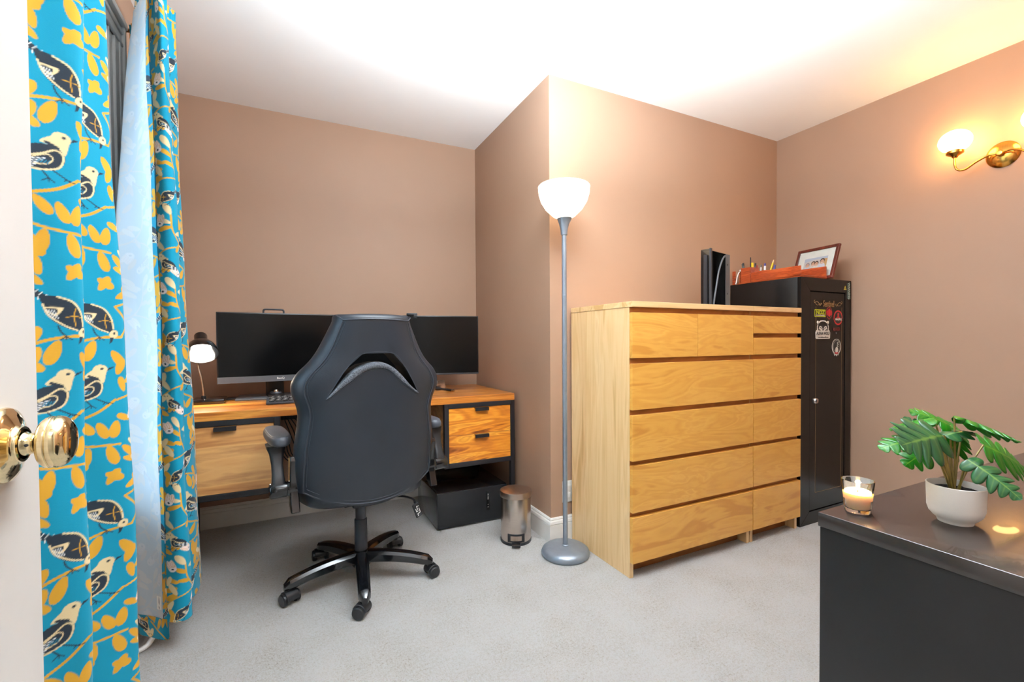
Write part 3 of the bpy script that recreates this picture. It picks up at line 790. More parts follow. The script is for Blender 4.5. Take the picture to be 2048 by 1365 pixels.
# desk lamp
t = thing('desk_lamp', 'lit black desk lamp with silver gooseneck at the left end of the desk', 'lamp', (-.362, 2.79, .7502))
L0 = t.location
m = MB(); m.box((-.437, 2.715, .7502), (-.290, 2.862, .775), .008); obj('lamp_base', m, M['gloss_plastic'], t, off=L0)
m = MB(); m.tube(catmull([(-.388, 2.79, .775), (-.388, 2.79, .80), (-.395, 2.79, .87), (-.41, 2.795, .94), (-.412, 2.81, 1.02), (-.405, 2.80, 1.07), (-.397, 2.785, 1.085)], 8), .0056, 12); obj('gooseneck', m, M['steel'], t, off=L0)
m = MB(); m.lathe([(.011, 0), (.011, .012), (.006, .014)], (-.388, 2.79, .775)); obj('neck_collar', m, M['black_plastic'], t, off=L0)
ax = Vector((.12, -.66, -.75)).normalized(); O = Vector((-.381, 2.705, 1.005))
mt = Matrix.Translation(O) @ ax.to_track_quat('Z', 'Y').to_matrix().to_4x4()
m = MB(); m.lathe([(.0715, 0), (.0725, .001), (.0695, -.018), (.060, -.046), (.044, -.068), (.030, -.080), (.0285, -.084), (.0285, -.118), (.026, -.124), (.008, -.127), (0, -.127), (0, -.121), (.024, -.118), (.024, -.084), (.041, -.066), (.057, -.044), (.0665, -.018), (.0705, 0)], mat=mt); obj('lamp_shade', m, M['gloss_plastic'], t, off=L0)
m = MB(); m.lathe([(.0, -.004), (.028, -.006), (.040, -.018), (.043, -.034), (.030, -.055), (.018, -.075), (.014, -.095)], mat=mt); obj('bulb', m, M['bulb'], t, off=L0)

# computer tower under the desk, another box behind it
t = thing('computer_tower', 'black computer tower lying on its side under the desk drawers', 'computer', (.735, 2.44, .0))
L0 = t.location
m = MB(); m.box((.735, 2.446, .006), (1.165, 2.86, .21), .006); obj('case', m, M['gloss_plastic'], t, off=L0)
m = MB(); m.box((.737, 2.438, .008), (1.163, 2.450, .205), .004); f = obj('front_panel', m, M['black_plastic'], t, off=L0)
m = MB(); m.box((1.03, 2.4368, .07), (1.052, 2.439, .185), .001, 1); obj('port_strip', m, M['gloss_plastic'], f, off=L0)
for k, (z, hh) in enumerate(((.155, .012), (.132, .020), (.100, .006), (.086, .006))):
    m = MB(); m.box((1.037, 2.4358, z), (1.045, 2.4370, z+hh), .0005, 1); obj('port', m, M['chrome'], f, off=L0)
for x in (.76, 1.12):
    for y in (2.48, 2.80):
        m = MB(); m.box((x, y, 0), (x+.025, y+.025, .007)); obj('foot', m, M['black_plastic'], t, off=L0)
t = thing('storage_box', 'black box standing on the floor behind the computer tower', 'box', (.98, 2.9, 0))
L0 = t.location
m = MB(); m.box((.84, 2.875, 0), (1.17, 3.0, .285), .004); obj('case', m, M['gloss_plastic'], t, off=L0)
m = MB(); m.box((.835, 2.87, .272), (1.175, 3.005, .29), .003); obj('lid', m, M['black_plastic'], t, off=L0)

# ------------------------------------------------------------------ office chair (local frame: +y is the way it faces)
t = chair = thing('office_chair', 'black leather swivel office chair seen from behind at the desk', 'chair', (.284, 2.114, 0), (0, 0, math.radians(8)))
YB0, TAU = -.215, math.radians(6)
UO = .002
def back(u, v, d):
    """u lateral, v along the back from 0.5 m up, d depth toward the seat (0 = rear skin)"""
    y = YB0+d; z = .5+v
    return (u+UO, y*math.cos(0)-v*math.sin(TAU), .5+v*math.cos(TAU))
def interp(x, tab):
    xs = [a for a, _ in tab]; ys = [b for _, b in tab]
    return float(np.interp(x, xs, ys))
WS = [(-.10, .240), (-.03, .262), (.05, .262), (.15, .257), (.22, .246), (.28, .240), (.32, .247), (.36, .262), (.40, .264), (.44, .242), (.48, .203), (.51, .183), (.54, .168), (.58, .153), (.645, .130), (.68, .126)]
def ws(v):   # smoothed
    return sum(interp(v+d, WS) for d in (-.015, -.0075, 0, .0075, .015))/5
def wo(v):   # how far the side bolster swells beyond the rear seam
    return interp(v, [(-.1, .012), (-.03, .022), (.08, .032), (.28, .036), (.38, .040), (.45, .044), (.55, .036), (.645, .026), (.7, .02)])
def loop(v, k=1.0, arc=0.0, dd=0.0):
    w = ws(v); o = wo(v); pts = []
    NB = 17
    thick = interp(v, [(-.1, .085), (.1, .10), (.4, .11), (.66, .085)])
    wrap = interp(v, [(-.1, .075), (.1, .055), (.4, .05), (.66, .03)])
    for i in range(NB):
        a = -1+2*i/(NB-1)
        pts.append((w*a, wrap*a*a*abs(a)**.6, a))
    side = [(w+o*.55, wrap+.018), (w+o*.95, wrap+.045), (w+o*.9, wrap+.075), (w+o*.5, wrap+.105), (w*.92, wrap+.115)]
    for u, d in side: pts.append((u, d, u/w))
    for i in range(9):
        a = .8-1.6*i/8
        pts.append((w*a, thick+.02+.03*a*a, a))
    for u, d in side[::-1]: pts.append((-u, d, -u/w))
    cd = .05
    out = []
    for u, d, a in pts:
        dv = arc*(1-min(1, a*a))
        out.append(back(u*k, v+dv, cd+(d-cd)*k+dd))
    return out
def arcv(v): return -.072*max(0, 1-(v+.03)/.16)**1.3 if v < .13 else 0
rows = []
vs = [-.03+.0125*i for i in range(int(.675/.0125)+1)]
for k, v in ((.45, -.030), (.72, -.040), (.88, -.0405), (.96, -.036)): rows.append(loop(-.03, k, arcv(-.03)+(v+.03)*.9))
for v in vs: rows.append(loop(v, 1, arcv(v)+(.004*max(0, (v-.56)/.085)), ))
vt = vs[-1]
for k, ku, dv in ((.985, .997, .008), (.94, .990, .016), (.84, .975, .022), (.66, .95, .025), (.40, .90, .026)):
    r = loop(vt, 1, .004); cx = .05
    rows.append([((p[0]-UO)*ku+UO, (p[1]-(YB0+.055-vt*math.sin(TAU)))*k+(YB0+.055-vt*math.sin(TAU))+.012*(1-k), p[2]+dv) for p in r])
m = MB(); m.rings(rows)
back_o = obj('backrest', m, M['leather'], None, ang=50)
# crescent opening cut through the backrest
OUT = [(-.190, .343), (-.155, .405), (-.118, .462), (-.060, .517), (.058, .517), (.112, .462), (.148, .405), (.182, .343)]
INN = [(.135, .385), (.098, .428), (.055, .464), (.0, .482), (-.058, .470), (-.112, .436), (-.150, .392)]
m = MB(); m.prism(OUT+INN, -.08, .30, back)
cut = obj('cutter', m, simple('slot_lining', (14, 15, 18), .9), None, smooth=False)
bmod = back_o.modifiers.new('cut', 'BOOLEAN'); bmod.operation = 'DIFFERENCE'; bmod.object = cut; bmod.solver = 'EXACT'; bmod.material_mode = 'TRANSFER'
dg = bpy.context.evaluated_depsgraph_get(); dg.update()
me2 = bpy.data.meshes.new_from_object(back_o.evaluated_get(dg))
back_o.modifiers.clear(); back_o.data = me2
bpy.data.objects.remove(cut)
back_o.parent = chair
def skin_d(u, v):
    w = ws(v); a = min(1, abs(u)/w); wrap = interp(v, [(-.1, .075), (.1, .055), (.4, .05), (.66, .03)])
    return wrap*a**2.6
# mesh strip along the lower lip of the opening
Sm = [(.172, .344), (.135, .372), (.090, .407), (.035, .452), (-.040, .452), (-.100, .412), (-.145, .378), (-.182, .346)]
Im = [(.182, .343), (.135, .387), (.098, .430), (.055, .466), (.0, .484), (-.058, .472), (-.112, .438), (-.190, .343)]
A = catmull([(*p, 0) for p in Sm], 6); 
Bm = catmull([(*p, 0) for p in [Im[0], Im[1], Im[2], Im[3], Im[4], Im[5], Im[6], Im[7]]], 6)
def resamp(A, n):
    s = np.r_[0, np.cumsum(np.linalg.norm(np.diff(A, axis=0), axis=1))]; g = np.linspace(0, s[-1], n)
    return np.stack([np.interp(g, s, A[:, k]) for k in range(2)], -1)
A = resamp(A, 40); Bm = resamp(Bm, 40)
P = []
for k in range(6):
    f = k/5; row = []
    for i in range(40):
        u, v = A[i]*(1-f)+Bm[i]*f
        row.append(back(u, v, skin_d(u, v)-.0025-.005*math.sin(PI*min(1, f*1.0))*math.sin(PI*i/39)+.03*max(0, f-.8)*5*math.sin(PI*i/39)))
    P.append(row)
m = MB(); m.grid(P); lab(obj('mesh_insert', m, M['mesh'], chair, solid=.002), 'grey mesh strip at the opening in the backrest')
# piped seams
def seam(pts, r=.0026, lift=.0006):
    P = resamp(catmull([(*p, 0) for p in pts], 8), 60)
    return [back(u, v, skin_d(u, v)-lift) for u, v in P]
m = MB()
for sgn in (-1, 1):
    pts = [(sgn*(ws(v)-.001), v+arcv(v)*0) for v in np.linspace(-.025, .640, 30)]
    m.tube(seam(pts), .0028, 8)
    m.tube(seam([(p[0]-sgn*.010, p[1]) for p in pts[1:]]), .0011, 6)
m.tube(seam([(-.131, .648), (-.06, .652), (0, .653), (.06, .652), (.131, .648)]), .0028, 8)
m.tube(seam([(a*.262, -.03+arcv(-.03)*(1-a*a)+.006) for a in np.linspace(-1, 1, 15)]), .0028, 8)
m.tube(seam([(a*.250, -.018+arcv(-.03)*(1-a*a)+.006) for a in np.linspace(-1, 1, 15)]), .0011, 6)
m.tube(seam([(u, v-.004) for u, v in A]), .0016, 6)
for sgn in (-1, 1): m.tube([back(sgn*.130, .648, skin_d(.130, .648)), back(sgn*.146, .662, .045), back(sgn*.150, .668, .07)], .0022, 8)
m.tube(seam(OUT, lift=-.0015), .0022, 6)
obj('piping', m, M['leather_edge'], chair)
# seat
def seat_loop(z, k, dy=0):
    pts = []
    for i in range(40):
        a = 2*PI*i/40; ca, sa = math.cos(a), math.sin(a)
        e = .55
        pts.append((math.copysign(abs(ca)**e, ca)*.262*k, .06+dy+math.copysign(abs(sa)**e, sa)*.262*k, z))
    return pts
m = MB(); m.rings([seat_loop(.395, .80), seat_loop(.398, .93), seat_loop(.412, .99), seat_loop(.45, 1.0), seat_loop(.478, .985), seat_loop(.492, .93), seat_loop(.497, .75)])
obj('seat', m, M['leather'], chair, ang=60)
m = MB(); m.box((-.10, -.12, .372), (.10, .16, .395), .006); m.box((-.05, -.07, .34), (.05, .09, .374), .01); obj('tilt_plate', m, M['black_metal'], chair)
m = MB(); m.tube(catmull([(.06, -.02, .36), (.16, -.07, .358), (.205, -.10, .345), (.214, -.106, .325)], 5), .0045, 10); lv = obj('lever', m, M['black_metal'], chair)
pm = Matrix.Translation((.222, -.112, .295)) @ Euler((math.radians(4), math.radians(-22), math.radians(8))).to_matrix().to_4x4()
m = MB(); m.box((-.017, -.004, -.036), (.017, .004, .034), .0035, 3, mat=pm); pd = obj('lever_paddle', m, M['black_plastic'], lv)
for bx, bz, w, hh in ((0, .012, .003, .02), (-.008, .004, .003, .014), (.008, -.004, .003, .022), (0, -.016, .014, .003), (-.006, -.022, .003, .012), (.006, .018, .008, .003), (-.004, -.004, .010, .003)):
    m = MB(); m.box((bx-w/2, -.0047, bz-hh/2), (bx+w/2, -.0038, bz+hh/2), mat=pm); obj('marking', m, M['white'], pd, smooth=False)
m = MB(); m.lathe([(.0, .275), (.0185, .275), (.0185, .345), (0, .345)]); m.lathe([(.018, .268), (.0225, .270), (.0225, .36), (.03, .37), (0, .37)])
obj('gas_lift', m, M['dark_grey'], chair)
m = MB(); m.lathe([(0, .118), (.0275, .118), (.0270, .268), (.0255, .271), (.019, .272), (0, .272)]); obj('column', m, M['dark_grey'], chair)
m = MB(); m.lathe([(0, .062), (.036, .062), (.044, .075), (.045, .110), (.038, .128), (.028, .134), (0, .134)]); obj('hub', m, M['gloss_plastic'], chair)
ang0 = 40.4
for k in range(5):
    a = math.radians(ang0+72*k); ca, sa = math.cos(a), math.sin(a)
    rows = []
    for i in range(15):
        f = i/14; r = .030+.288*f
        zt = .130-.006*f-.034*f**2.4; hgt = .046-.010*f if f < .9 else .036-.010*(f-.9)/.1
        if f > .93: zt -= .012*((f-.93)/.07)**2
        w = .030-.006*f; w = w*(1-.55*max(0, (f-.9)/.1)**2)
        zb = zt-hgt
        sec = [(-w, zb+.004), (-w*.9, zb), (w*.9, zb), (w, zb+.004), (w*.96, zt-.012), (w*.62, zt-.001), (0, zt+.002), (-w*.62, zt-.001), (-w*.96, zt-.012)]
        rows.append([(r*ca-q*sa, r*sa+q*ca, z) for q, z in sec])
    m = MB(); m.rings(rows); leg = obj('base_arm', m, M['gloss_plastic'], chair, ang=28)
    # caster: fork hood and twin wheels, turned a little
    th = a+[.9, -.5, 1.9, -2.1, .6][k]; cx, cy = .302*ca, .302*sa
    cm = Matrix.Translation((cx, cy, 0)) @ Matrix.Rotation(th, 4, 'Z')
    m = MB()
    m.lathe([(0, .048), (.010, .048), (.010, .072), (0, .072)], mat=cm)
    hood = []
    for i in range(11):
        b = math.radians(-15+i*20); hood.append((.0275*math.cos(b), .0285+.0285*math.sin(b)))
    hood += [(-.018, .020), (0, .030), (.014, .024)]
    m.prism([(u+.012, v) for u, v in hood], -.026, .026, lambda u, v, d: cm @ Vector((u, d, v)))
    cs = obj('caster', m, M['black_plastic'], chair, bevel=.002)
    for sg in (-1, 1):
        wm = cm @ Matrix.Translation((.012, sg*.0265, .0255)) @ Matrix.Rotation(PI/2, 4, 'X')
        m = MB(); m.lathe([(0, -.010), (.021, -.010), (.0245, -.007), (.0252, 0), (.0245, .007), (.021, .010), (0, .010)], n=32, mat=wm); obj('wheel', m, M['black_plastic'], cs)
# arms
for sg in (-1, 1):
    X = lambda x: sg*x+UO
    m = MB()
    plate = [(-.150, .402), (-.128, .400), (-.098, .420), (-.085, .47), (-.080, .52), (-.082, .585), (-.090, .612), (-.128, .618), (-.135, .60), (-.125, .55), (-.120, .48), (-.135, .44)]
    m.prism(plate, .272, .304, lambda u, v, d: (X(d), u, v)); br = obj('arm_bracket', m, M['gloss_plastic'], chair, bevel=.004, ang=30)
    rm = Matrix.Translation((X(.268), -.092, .487)) @ Matrix.Rotation(sg*PI/2, 4, 'Y')
    m = MB(); m.lathe([(0, 0), (.029, 0), (.030, .003), (.030, .040), (.0285, .0425), (.0285, .0435), (.0305, .046), (.0305, .098), (.027, .104), (0, .104)], mat=rm, n=40); obj('arm_pivot', m, M['gloss_plastic'], chair)
    rows = []
    for z, y, wx, wy in ((.478, -.092, .026, .026), (.51, -.090, .024, .022), (.545, -.078, .021, .018), (.58, -.062, .021, .017), (.62, -.045, .026, .022), (.640, -.03, .034, .032), (.652, -.02, .036, .045)):
        rows.append([(X(.340)+wx*math.copysign(abs(math.cos(b))**.5, math.cos(b)), y+wy*math.copysign(abs(math.sin(b))**.5, math.sin(b)), z) for b in [2*PI*i/24 for i in range(24)]])
    m = MB(); m.rings(rows); obj('arm_post', m, M['black_plastic'], chair, ang=50)
    rows = []
    for i in range(13):
        b = math.radians(-90+i*15); k = math.cos(b)
        rows.append([(X(.326)+(.032+.012*k)*math.copysign(abs(math.cos(q))**.75, math.cos(q)), .055+(.145+.014*k)*math.copysign(abs(math.sin(q))**.62, math.sin(q)), .672+.020*math.sin(b)) for q in [2*PI*j/40 for j in range(40)]])
    m = MB(); m.rings(rows); pad = obj('armrest_pad', m, M['pad'], chair, ang=60)
    m = MB(); ringp = [(X(.326)+.0365*math.copysign(abs(math.cos(q))**.75, math.cos(q)), .055+.150*math.copysign(abs(math.sin(q))**.62, math.sin(q)), .6895) for q in [2*PI*j/60 for j in range(61)]]
    m.tube(ringp, .0018, 6); obj('pad_piping', m, M['leather_edge'], pad)
# ------------------------------------------------------------------ pedal bin
bx, by = 1.078, 2.150
t = thing('pedal_bin', 'small round stainless steel pedal bin beside the computer tower', 'trash can', (bx, by, 0), (0, 0, math.radians(-6)))
m = MB(); m.lathe([(0, 0), (.080, 0), (.082, .004), (.082, .014), (.078, .016)]); obj('base_ring', m, M['black_plastic'], t)
m = MB(); m.lathe([(.079, .014), (.0795, .016), (.0795, .236), (.078, .240), (0, .240)], n=72); body = obj('body', m, M['steel'], t)
m = MB(); m.lathe([(.0785, .239), (.0832, .240), (.0838, .243), (.0838, .266), (.0825, .2695), (.079, .271), (.05, .2735), (0, .275)], n=72); obj('lid', m, M['steel_lid'], t)
def curved_panel(u0, u1, z0, z1, r0, r1, n=14):
    poly = [(r1*math.sin(u0+(u1-u0)*i/n), -r1*math.cos(u0+(u1-u0)*i/n)) for i in range(n+1)]+[(r0*math.sin(u1-(u1-u0)*i/n), -r0*math.cos(u1-(u1-u0)*i/n)) for i in range(n+1)]
    m = MB(); m.prism(poly, z0, z1, lambda u, v, d: (u, v, d)); return m
ps = -.35
m = curved_panel(ps-.58, ps+.58, .018, .062, .078, .0815); sl = lab(obj('pedal_slot', m, M['black_plastic'], t, bevel=.002), 'black plastic plate around the pedal slot')
m = curved_panel(ps-.36, ps+.36, .028, .052, .080, .0822); obj('slot_opening', m, M['steel_lid'], sl)
dx_, dy_ = math.sin(ps), -math.cos(ps)
pm = Matrix.Translation((dx_*.092, dy_*.092, .014)) @ Matrix.Rotation(ps, 4, 'Z')
m = MB(); m.box((-.022, -.022, -.006), (.022, .02, .004), .003, mat=pm); obj('pedal', m, M['black_plastic'], t)
m = MB(); m.box((-.018, .074, .02), (.018, .094, .05), .005); m.box((-.012, .08, .0), (.012, .092, .03), .003); obj('hinge', m, M['black_plastic'], t)

# ------------------------------------------------------------------ torchiere
lx, ly = 1.221, 1.890
t = torch = thing('floor_lamp', 'tall grey torchiere with glowing white bowl beside the maple drawers', 'floor lamp', (lx, ly, 0))
m = MB(); m.lathe([(0, 0), (.112, 0), (.118, .006), (.120, .014), (.114, .028), (.100, .038), (.085, .042), (.05, .045), (0, .046)], n=72); obj('base', m, M['silver'], t)
m = MB(); m.lathe([(.0165, .044), (.0165, .050), (.0125, .053)]); obj('base_collar', m, M['silver'], t)
m = MB(); m.lathe([(.0118, .046), (.0118, 1.585)], n=24)
for z in (.47, .90, 1.28): m.lathe([(.0118, z-.002), (.0123, z-.001), (.0123, z+.001), (.0118, z+.002)], n=24)
obj('pole', m, M['silver'], t)
m = MB(); m.lathe([(0, 1.575), (.0155, 1.575), (.0165, 1.585), (.0175, 1.60), (.024, 1.628), (.034, 1.652), (.0375, 1.662), (.034, 1.664), (0, 1.64)], n=48)
for v in m.bm.verts:      # slanted upper rim of the cup
    if v.co.z > 1.62: v.co.z += (v.co.x*-.55-v.co.y*.25)*(v.co.z-1.62)/.04*.55
obj('shade_cup', m, M['silver'], t)
m = MB(); m.lathe([(.018, 1.648), (.055, 1.668), (.090, 1.702), (.112, 1.738), (.123, 1.775), (.126, 1.808), (.123, 1.812), (.1205, 1.808), (.118, 1.776), (.107, 1.741), (.086, 1.706), (.053, 1.673), (.018, 1.653)], n=72); obj('shade', m, M['lamp_glass'], t)
m = MB(); m.lathe([(0, 1.652), (.012, 1.66), (.012, 1.70), (.024, 1.72), (.029, 1.745), (.022, 1.77), (0, 1.78)], n=24); obj('bulb', m, emissive('torchiere_bulb', (255, 244, 222), 4.0), t)

# outlet on the bump-out wall
t = thing('wall_outlet', 'white wall outlet plate low on the wall behind the floor lamp pole', 'outlet', (1.33, YB, .25))
m = MB(); m.box((1.302, YB-.006, .195), (1.372, YB-.0005, .31), .002); obj('plate', m, M['white'], t, off=t.location)
for z in (.232, .272):
    m = MB(); m.box((1.322, YB-.008, z-.014), (1.352, YB-.005, z+.014), .002); obj('socket', m, M['white'], t, off=t.location)

# ------------------------------------------------------------------ maple drawers
RZ = [(.980, 1.181), (.752, .956), (.5256, .7285), (.297, .505), (.0715, .2755)]
def malm(name, label, x0, w, y0, cols_first, rows_first, dep=.476):
    t = thing(name, label, 'chest of drawers', (x0, y0, 0)); L0 = t.location
    yb = y0+dep; tp = .021
    m = MB(); m.box((x0, y0, 1.2055), (x0+w-.0006, yb, 1.23), .0008, 1); obj('top_panel', m, M['birch_top'], t, off=L0, smooth=False)
    for xs in (x0+.002, x0+w-.002-tp):
        m = MB(); m.box((xs, y0+.021, 0), (xs+tp, yb, 1.205), .0006, 1); obj('side_panel', m, M['birch_side_daylit'], t, off=L0, smooth=False)
    m = MB(); m.box((x0+.023, yb-.008, .02), (x0+w-.023, yb-.002, 1.205)); m.box((x0+.023, y0+.075, .0), (x0+w-.023, y0+.09, .085))
    m.box((x0+.023, y0+.05, .085), (x0+w-.023, y0+.065, 1.205))
    edges = [(1.181, 1.2053)]+[(RZ[k+1][1], RZ[k][0]) for k in range(4)]
    if cols_first == 1: edges.append((1.0675, 1.0905))
    for a, b in edges: m.box((x0+.0025, y0+.0202, a-.004), (x0+w-.0045, y0+.0504, b+.004 if b < 1.2 else b))
    obj('carcass', m, M['birch_in'], t, off=L0, smooth=False)
    for k, (z0, z1) in enumerate(RZ):
        if k == 0:
            if cols_first == 2: cells = [(x0+.002, x0+w/2-.0012, z0, z1), (x0+w/2+.0012, x0+w-.002, z0, z1)]
            else: cells = [(x0+.002, x0+w-.002, 1.0905, z1), (x0+.002, x0+w-.002, z0, 1.0675)]
        else: cells = [(x0+.002, x0+w-.002, z0, z1)]
        for a, b, c_, d_ in cells:
            m = MB(); m.box((a, y0+.0005, c_), (b, y0+.0195, d_), .0008, 1); dr = obj('drawer', m, M['birch'], t, off=L0, smooth=False)
            m = MB(); m.box((a+.03, y0+.0196, c_+.02), (b-.03, y0+.0498, d_-.03)); obj('drawer_box', m, M['birch_in'], dr, off=L0, smooth=False)
    return t
malm('chest_of_drawers', 'wide maple chest with two small drawers side by side on top, beside the floor lamp', 1.347, .80, 1.546, 2, 1)
malm('chest_of_drawers', 'narrow maple chest of drawers squeezed between the wide chest and black cabinet', 2.1485, .398, 1.546, 1, 2)

# ------------------------------------------------------------------ black steel cabinet with stickers
sx0, sx1, sy0, sy1, sh = 2.567, 3.060, 1.563, 2.015, 1.408
t = safe = thing('gun_cabinet', 'tall black steel locking cabinet covered in stickers, in the corner by the wall', 'cabinet', (sx0, sy0, 0)); L0 = t.location
m = MB(); m.box((sx0, sy0+.020, .0), (sx1, sy1, sh), .002)
obj('body', m, M['safe'], t, off=L0)
dx0, dx1, dz0, dz1 = 2.653, 3.000, .073, 1.333
m = MB()
fr = [(sx0, 0, sx1, dz0), (sx0, dz1, sx1, sh)]
F = lambda u, v, d: (u, d, v)
m.prism([(sx0, sh), (sx1, sh), (dx1, dz1), (dx0, dz1)], sy0, sy0+.0201, F); m.prism([(sx0, 0), (dx0, dz0), (dx1, dz0), (sx1, 0)], sy0, sy0+.0201, F)
m.prism([(sx0, 0), (sx0, sh), (dx0, dz1), (dx0, dz0)], sy0, sy0+.0201, F); m.prism([(sx1, 0), (dx1, dz0), (dx1, dz1), (sx1, sh)], sy0, sy0+.0201, F)
obj('door_frame', m, M['safe'], t, off=L0, smooth=False, bevel=.0012)
m = MB(); m.box((dx0+.004, sy0+.003, dz0+.004), (dx1-.004, sy0+.02, dz1-.004), .0015, 1); door_s = obj('door', m, M['safe'], t, off=L0, smooth=False)
sf = sy0+.003
m = MB()
for x in (2.712, 2.968): m.box((x-.0007, sf-.0004, .175), (x+.0007, sf+.001, 1.245))
m.box((2.712, sf-.0004, .174), (2.968, sf+.001, .1755))
lab(obj('pinstripe', m, M['gold_line'], door_s, off=L0, smooth=False), 'gold pinstripe border')
FM = lambda x, z, rot=0: Matrix.Translation(Vector((x, sf-.0024, z))-Vector(L0)) @ Matrix.Rotation(PI/2, 4, 'X') @ Matrix.Rotation(math.radians(rot), 4, 'Z')
lab(text('lettering', 'Sentinel', .052, M['gold_line'], door_s, FM(2.832, 1.262), sx=.66, bold=.0006), 'gold name lettering with scrolls')
for sg in (-1, 1):
    m = MB(); xc = 2.832
    P = [(.066, .004), (.082, -.010), (.098, .006), (.118, .012), (.132, .004), (.138, .014), (.130, .020)]
    m.tube(catmull([(xc+sg*u, sf-.0003, 1.262+v*1.0-sg*0) for u, v in P], 6), .0016, 6)
    m.tube(catmull([(xc+sg*u, sf-.0003, 1.262+v) for u, v in ((.078, .004), (.094, -.006), (.110, -.008), (.126, .000))], 6), .0011, 6)
    obj('scrollwork', m, M['gold_line'], door_s, off=L0)
m = MB(); lm = Matrix.Translation((2.707, sf, .705)) @ Matrix.Rotation(PI/2, 4, 'X')
m.lathe([(0, 0), (.0185, 0), (.0185, .004), (.016, .009), (.0145, .0115), (.012, .010), (0, .010)], mat=lm); lk = lab(obj('lock', m, M['chrome'], door_s, off=L0), 'round chrome key lock')
m = MB(); m.box((-.0015, -.006, .010), (.0015, .006, .0112), mat=lm); obj('keyhole', m, M['ink'], lk, off=L0)

def flat(par, name, poly, mat, lvl=1, lbl=None):
    m = MB(); m.prism(poly, sf-.0004*lvl-.0002, sf+.0002-.0004*(lvl-1), F)
    o = obj(name, m, mat, par, off=L0, smooth=False)
    if lbl: o['label'] = lbl
    return o
def oval(cx, cz, a, b, n=40): return [(cx+a*math.cos(2*PI*i/n), cz+b*math.sin(2*PI*i/n)) for i in range(n)]
def rect(x0, z0, x1, z1): return [(x0, z0), (x1, z0), (x1, z1), (x0, z1)]
lime = simple('lime_vinyl', (214, 226, 30), .4); redv = simple('red_vinyl', (206, 38, 42), .4); dredv = simple('dull_red_vinyl', (120, 34, 30), .5)
whitev = simple('white_vinyl', (232, 230, 224), .4); blackv = simple('black_vinyl', (22, 20, 20), .4); yell = simple('yellow_vinyl', (222, 206, 60), .4); greyv = simple('grey_vinyl', (150, 150, 148), .5)
# lime rectangle
S = flat(safe, 'sticker', rect(2.699, 1.186, 2.803, 1.228), lime, 1, 'lime green and black rectangular sticker')
flat(S, 'sticker_field', rect(2.703, 1.190, 2.799, 1.224), blackv, 2)
flat(S, 'sticker_line', rect(2.708, 1.1935, 2.794, 1.1975), whitev, 3)
text('sticker_text', 'NDZ', .029, lime, S, FM(2.751, 1.2105), sx=1.3, bold=.0004)
# red winged shield
cx, cz = 2.840, 1.207
S = flat(safe, 'sticker', oval(cx, cz+.004, .029, .034)+[], redv, 1, 'red winged emblem sticker')
flat(S, 'emblem_field', oval(cx, cz+.004, .0265, .0315), blackv, 2)
for sg in (-1, 1):
    for k in range(4):
        flat(S, 'emblem_feather', [(cx+sg*(.004+.0055*k), cz-.016+.002*k), (cx+sg*(.007+.0055*k), cz-.014+.003*k), (cx+sg*(.0075+.0055*k), cz+.026-.003*k), (cx+sg*(.0035+.0055*k), cz+.020-.002*k)], redv, 3)
flat(S, 'emblem_body', [(cx-.003, cz-.02), (cx+.003, cz-.02), (cx+.004, cz+.016), (cx+.006, cz+.022), (cx, cz+.031), (cx-.006, cz+.022), (cx-.004, cz+.016)], redv, 3)
flat(S, 'emblem_tail', [(cx-.009, cz-.022), (cx+.009, cz-.022), (cx, cz-.038)], redv, 1)
# red oval with a three lobed mark
cx, cz = 2.930, 1.1845
S = flat(safe, 'sticker', oval(cx, cz, .0445, .044), redv, 1, 'red oval sticker with a white word across it')
flat(S, 'sticker_field', oval(cx, cz, .036, .0355), blackv, 2)
for a in (90, 215, 325):
    ux, uz = math.cos(math.radians(a)), math.sin(math.radians(a)); px, pz = -uz, ux
    flat(S, 'mark_lobe', [(cx-px*.006, cz+.004-pz*.006), (cx+px*.006, cz+.004+pz*.006), (cx+px*.008+ux*.020, cz+.004+pz*.008+uz*.020), (cx+ux*.026, cz+.004+uz*.026), (cx-px*.008+ux*.020, cz+.004-pz*.008+uz*.020)], redv, 3)
flat(S, 'mark_band', rect(cx-.040, cz-.017, cx+.040, cz-.004), blackv, 4)
text('sticker_text', 'MAGPUL', .0165, whitev, S, Matrix.Translation((0, -.001, 0)) @ FM(cx, cz-.0105), sx=1.05, bold=.0006)
# dull red word
text('word_decal', 'RUGER', .026, dredv, safe, FM(2.911, 1.115, 2), sx=.86, bold=.0006)['label'] = 'dull red word decal'
m = MB(); m.tube([(2.908, sf-.0004, 1.096), (2.914, sf-.0004, 1.097), (2.909, sf-.0004, 1.090), (2.916, sf-.0004, 1.089)], .0011, 6); lab(obj('scuff_mark', m, greyv, safe, off=L0), 'small white scratch mark')
# wolf head sticker
wx, wz = 2.779, 1.06
S = flat(safe, 'sticker', [(wx+u, wz+v) for u, v in ((-.070, .004), (-.064, .0), (.064, .0), (.070, .004), (.071, .038), (.064, .048), (.057, .050), (.056, .072), (.050, .084), (.058, .092), (.057, .102), (.046, .104), (.040, .098), (.024, .105), (0, .107), (-.024, .105), (-.040, .098), (-.046, .104), (-.057, .102), (-.058, .092), (-.050, .084), (-.056, .072), (-.057, .050), (-.064, .048), (-.071, .038))], whitev, 1, 'white wolf head sticker with two lines of words')
flat(S, 'wolf_fur', [(wx+u, wz+v) for u, v in ((-.050, .046), (-.046, .052), (-.051, .066), (-.045, .080), (-.050, .093), (-.043, .096), (-.036, .090), (-.020, .099), (0, .101), (.020, .099), (.036, .090), (.043, .096), (.050, .093), (.045, .080), (.051, .066), (.046, .052), (.050, .046), (.036, .050), (.030, .044), (.018, .052), (0, .047), (-.018, .052), (-.030, .044), (-.036, .050))], blackv, 2)
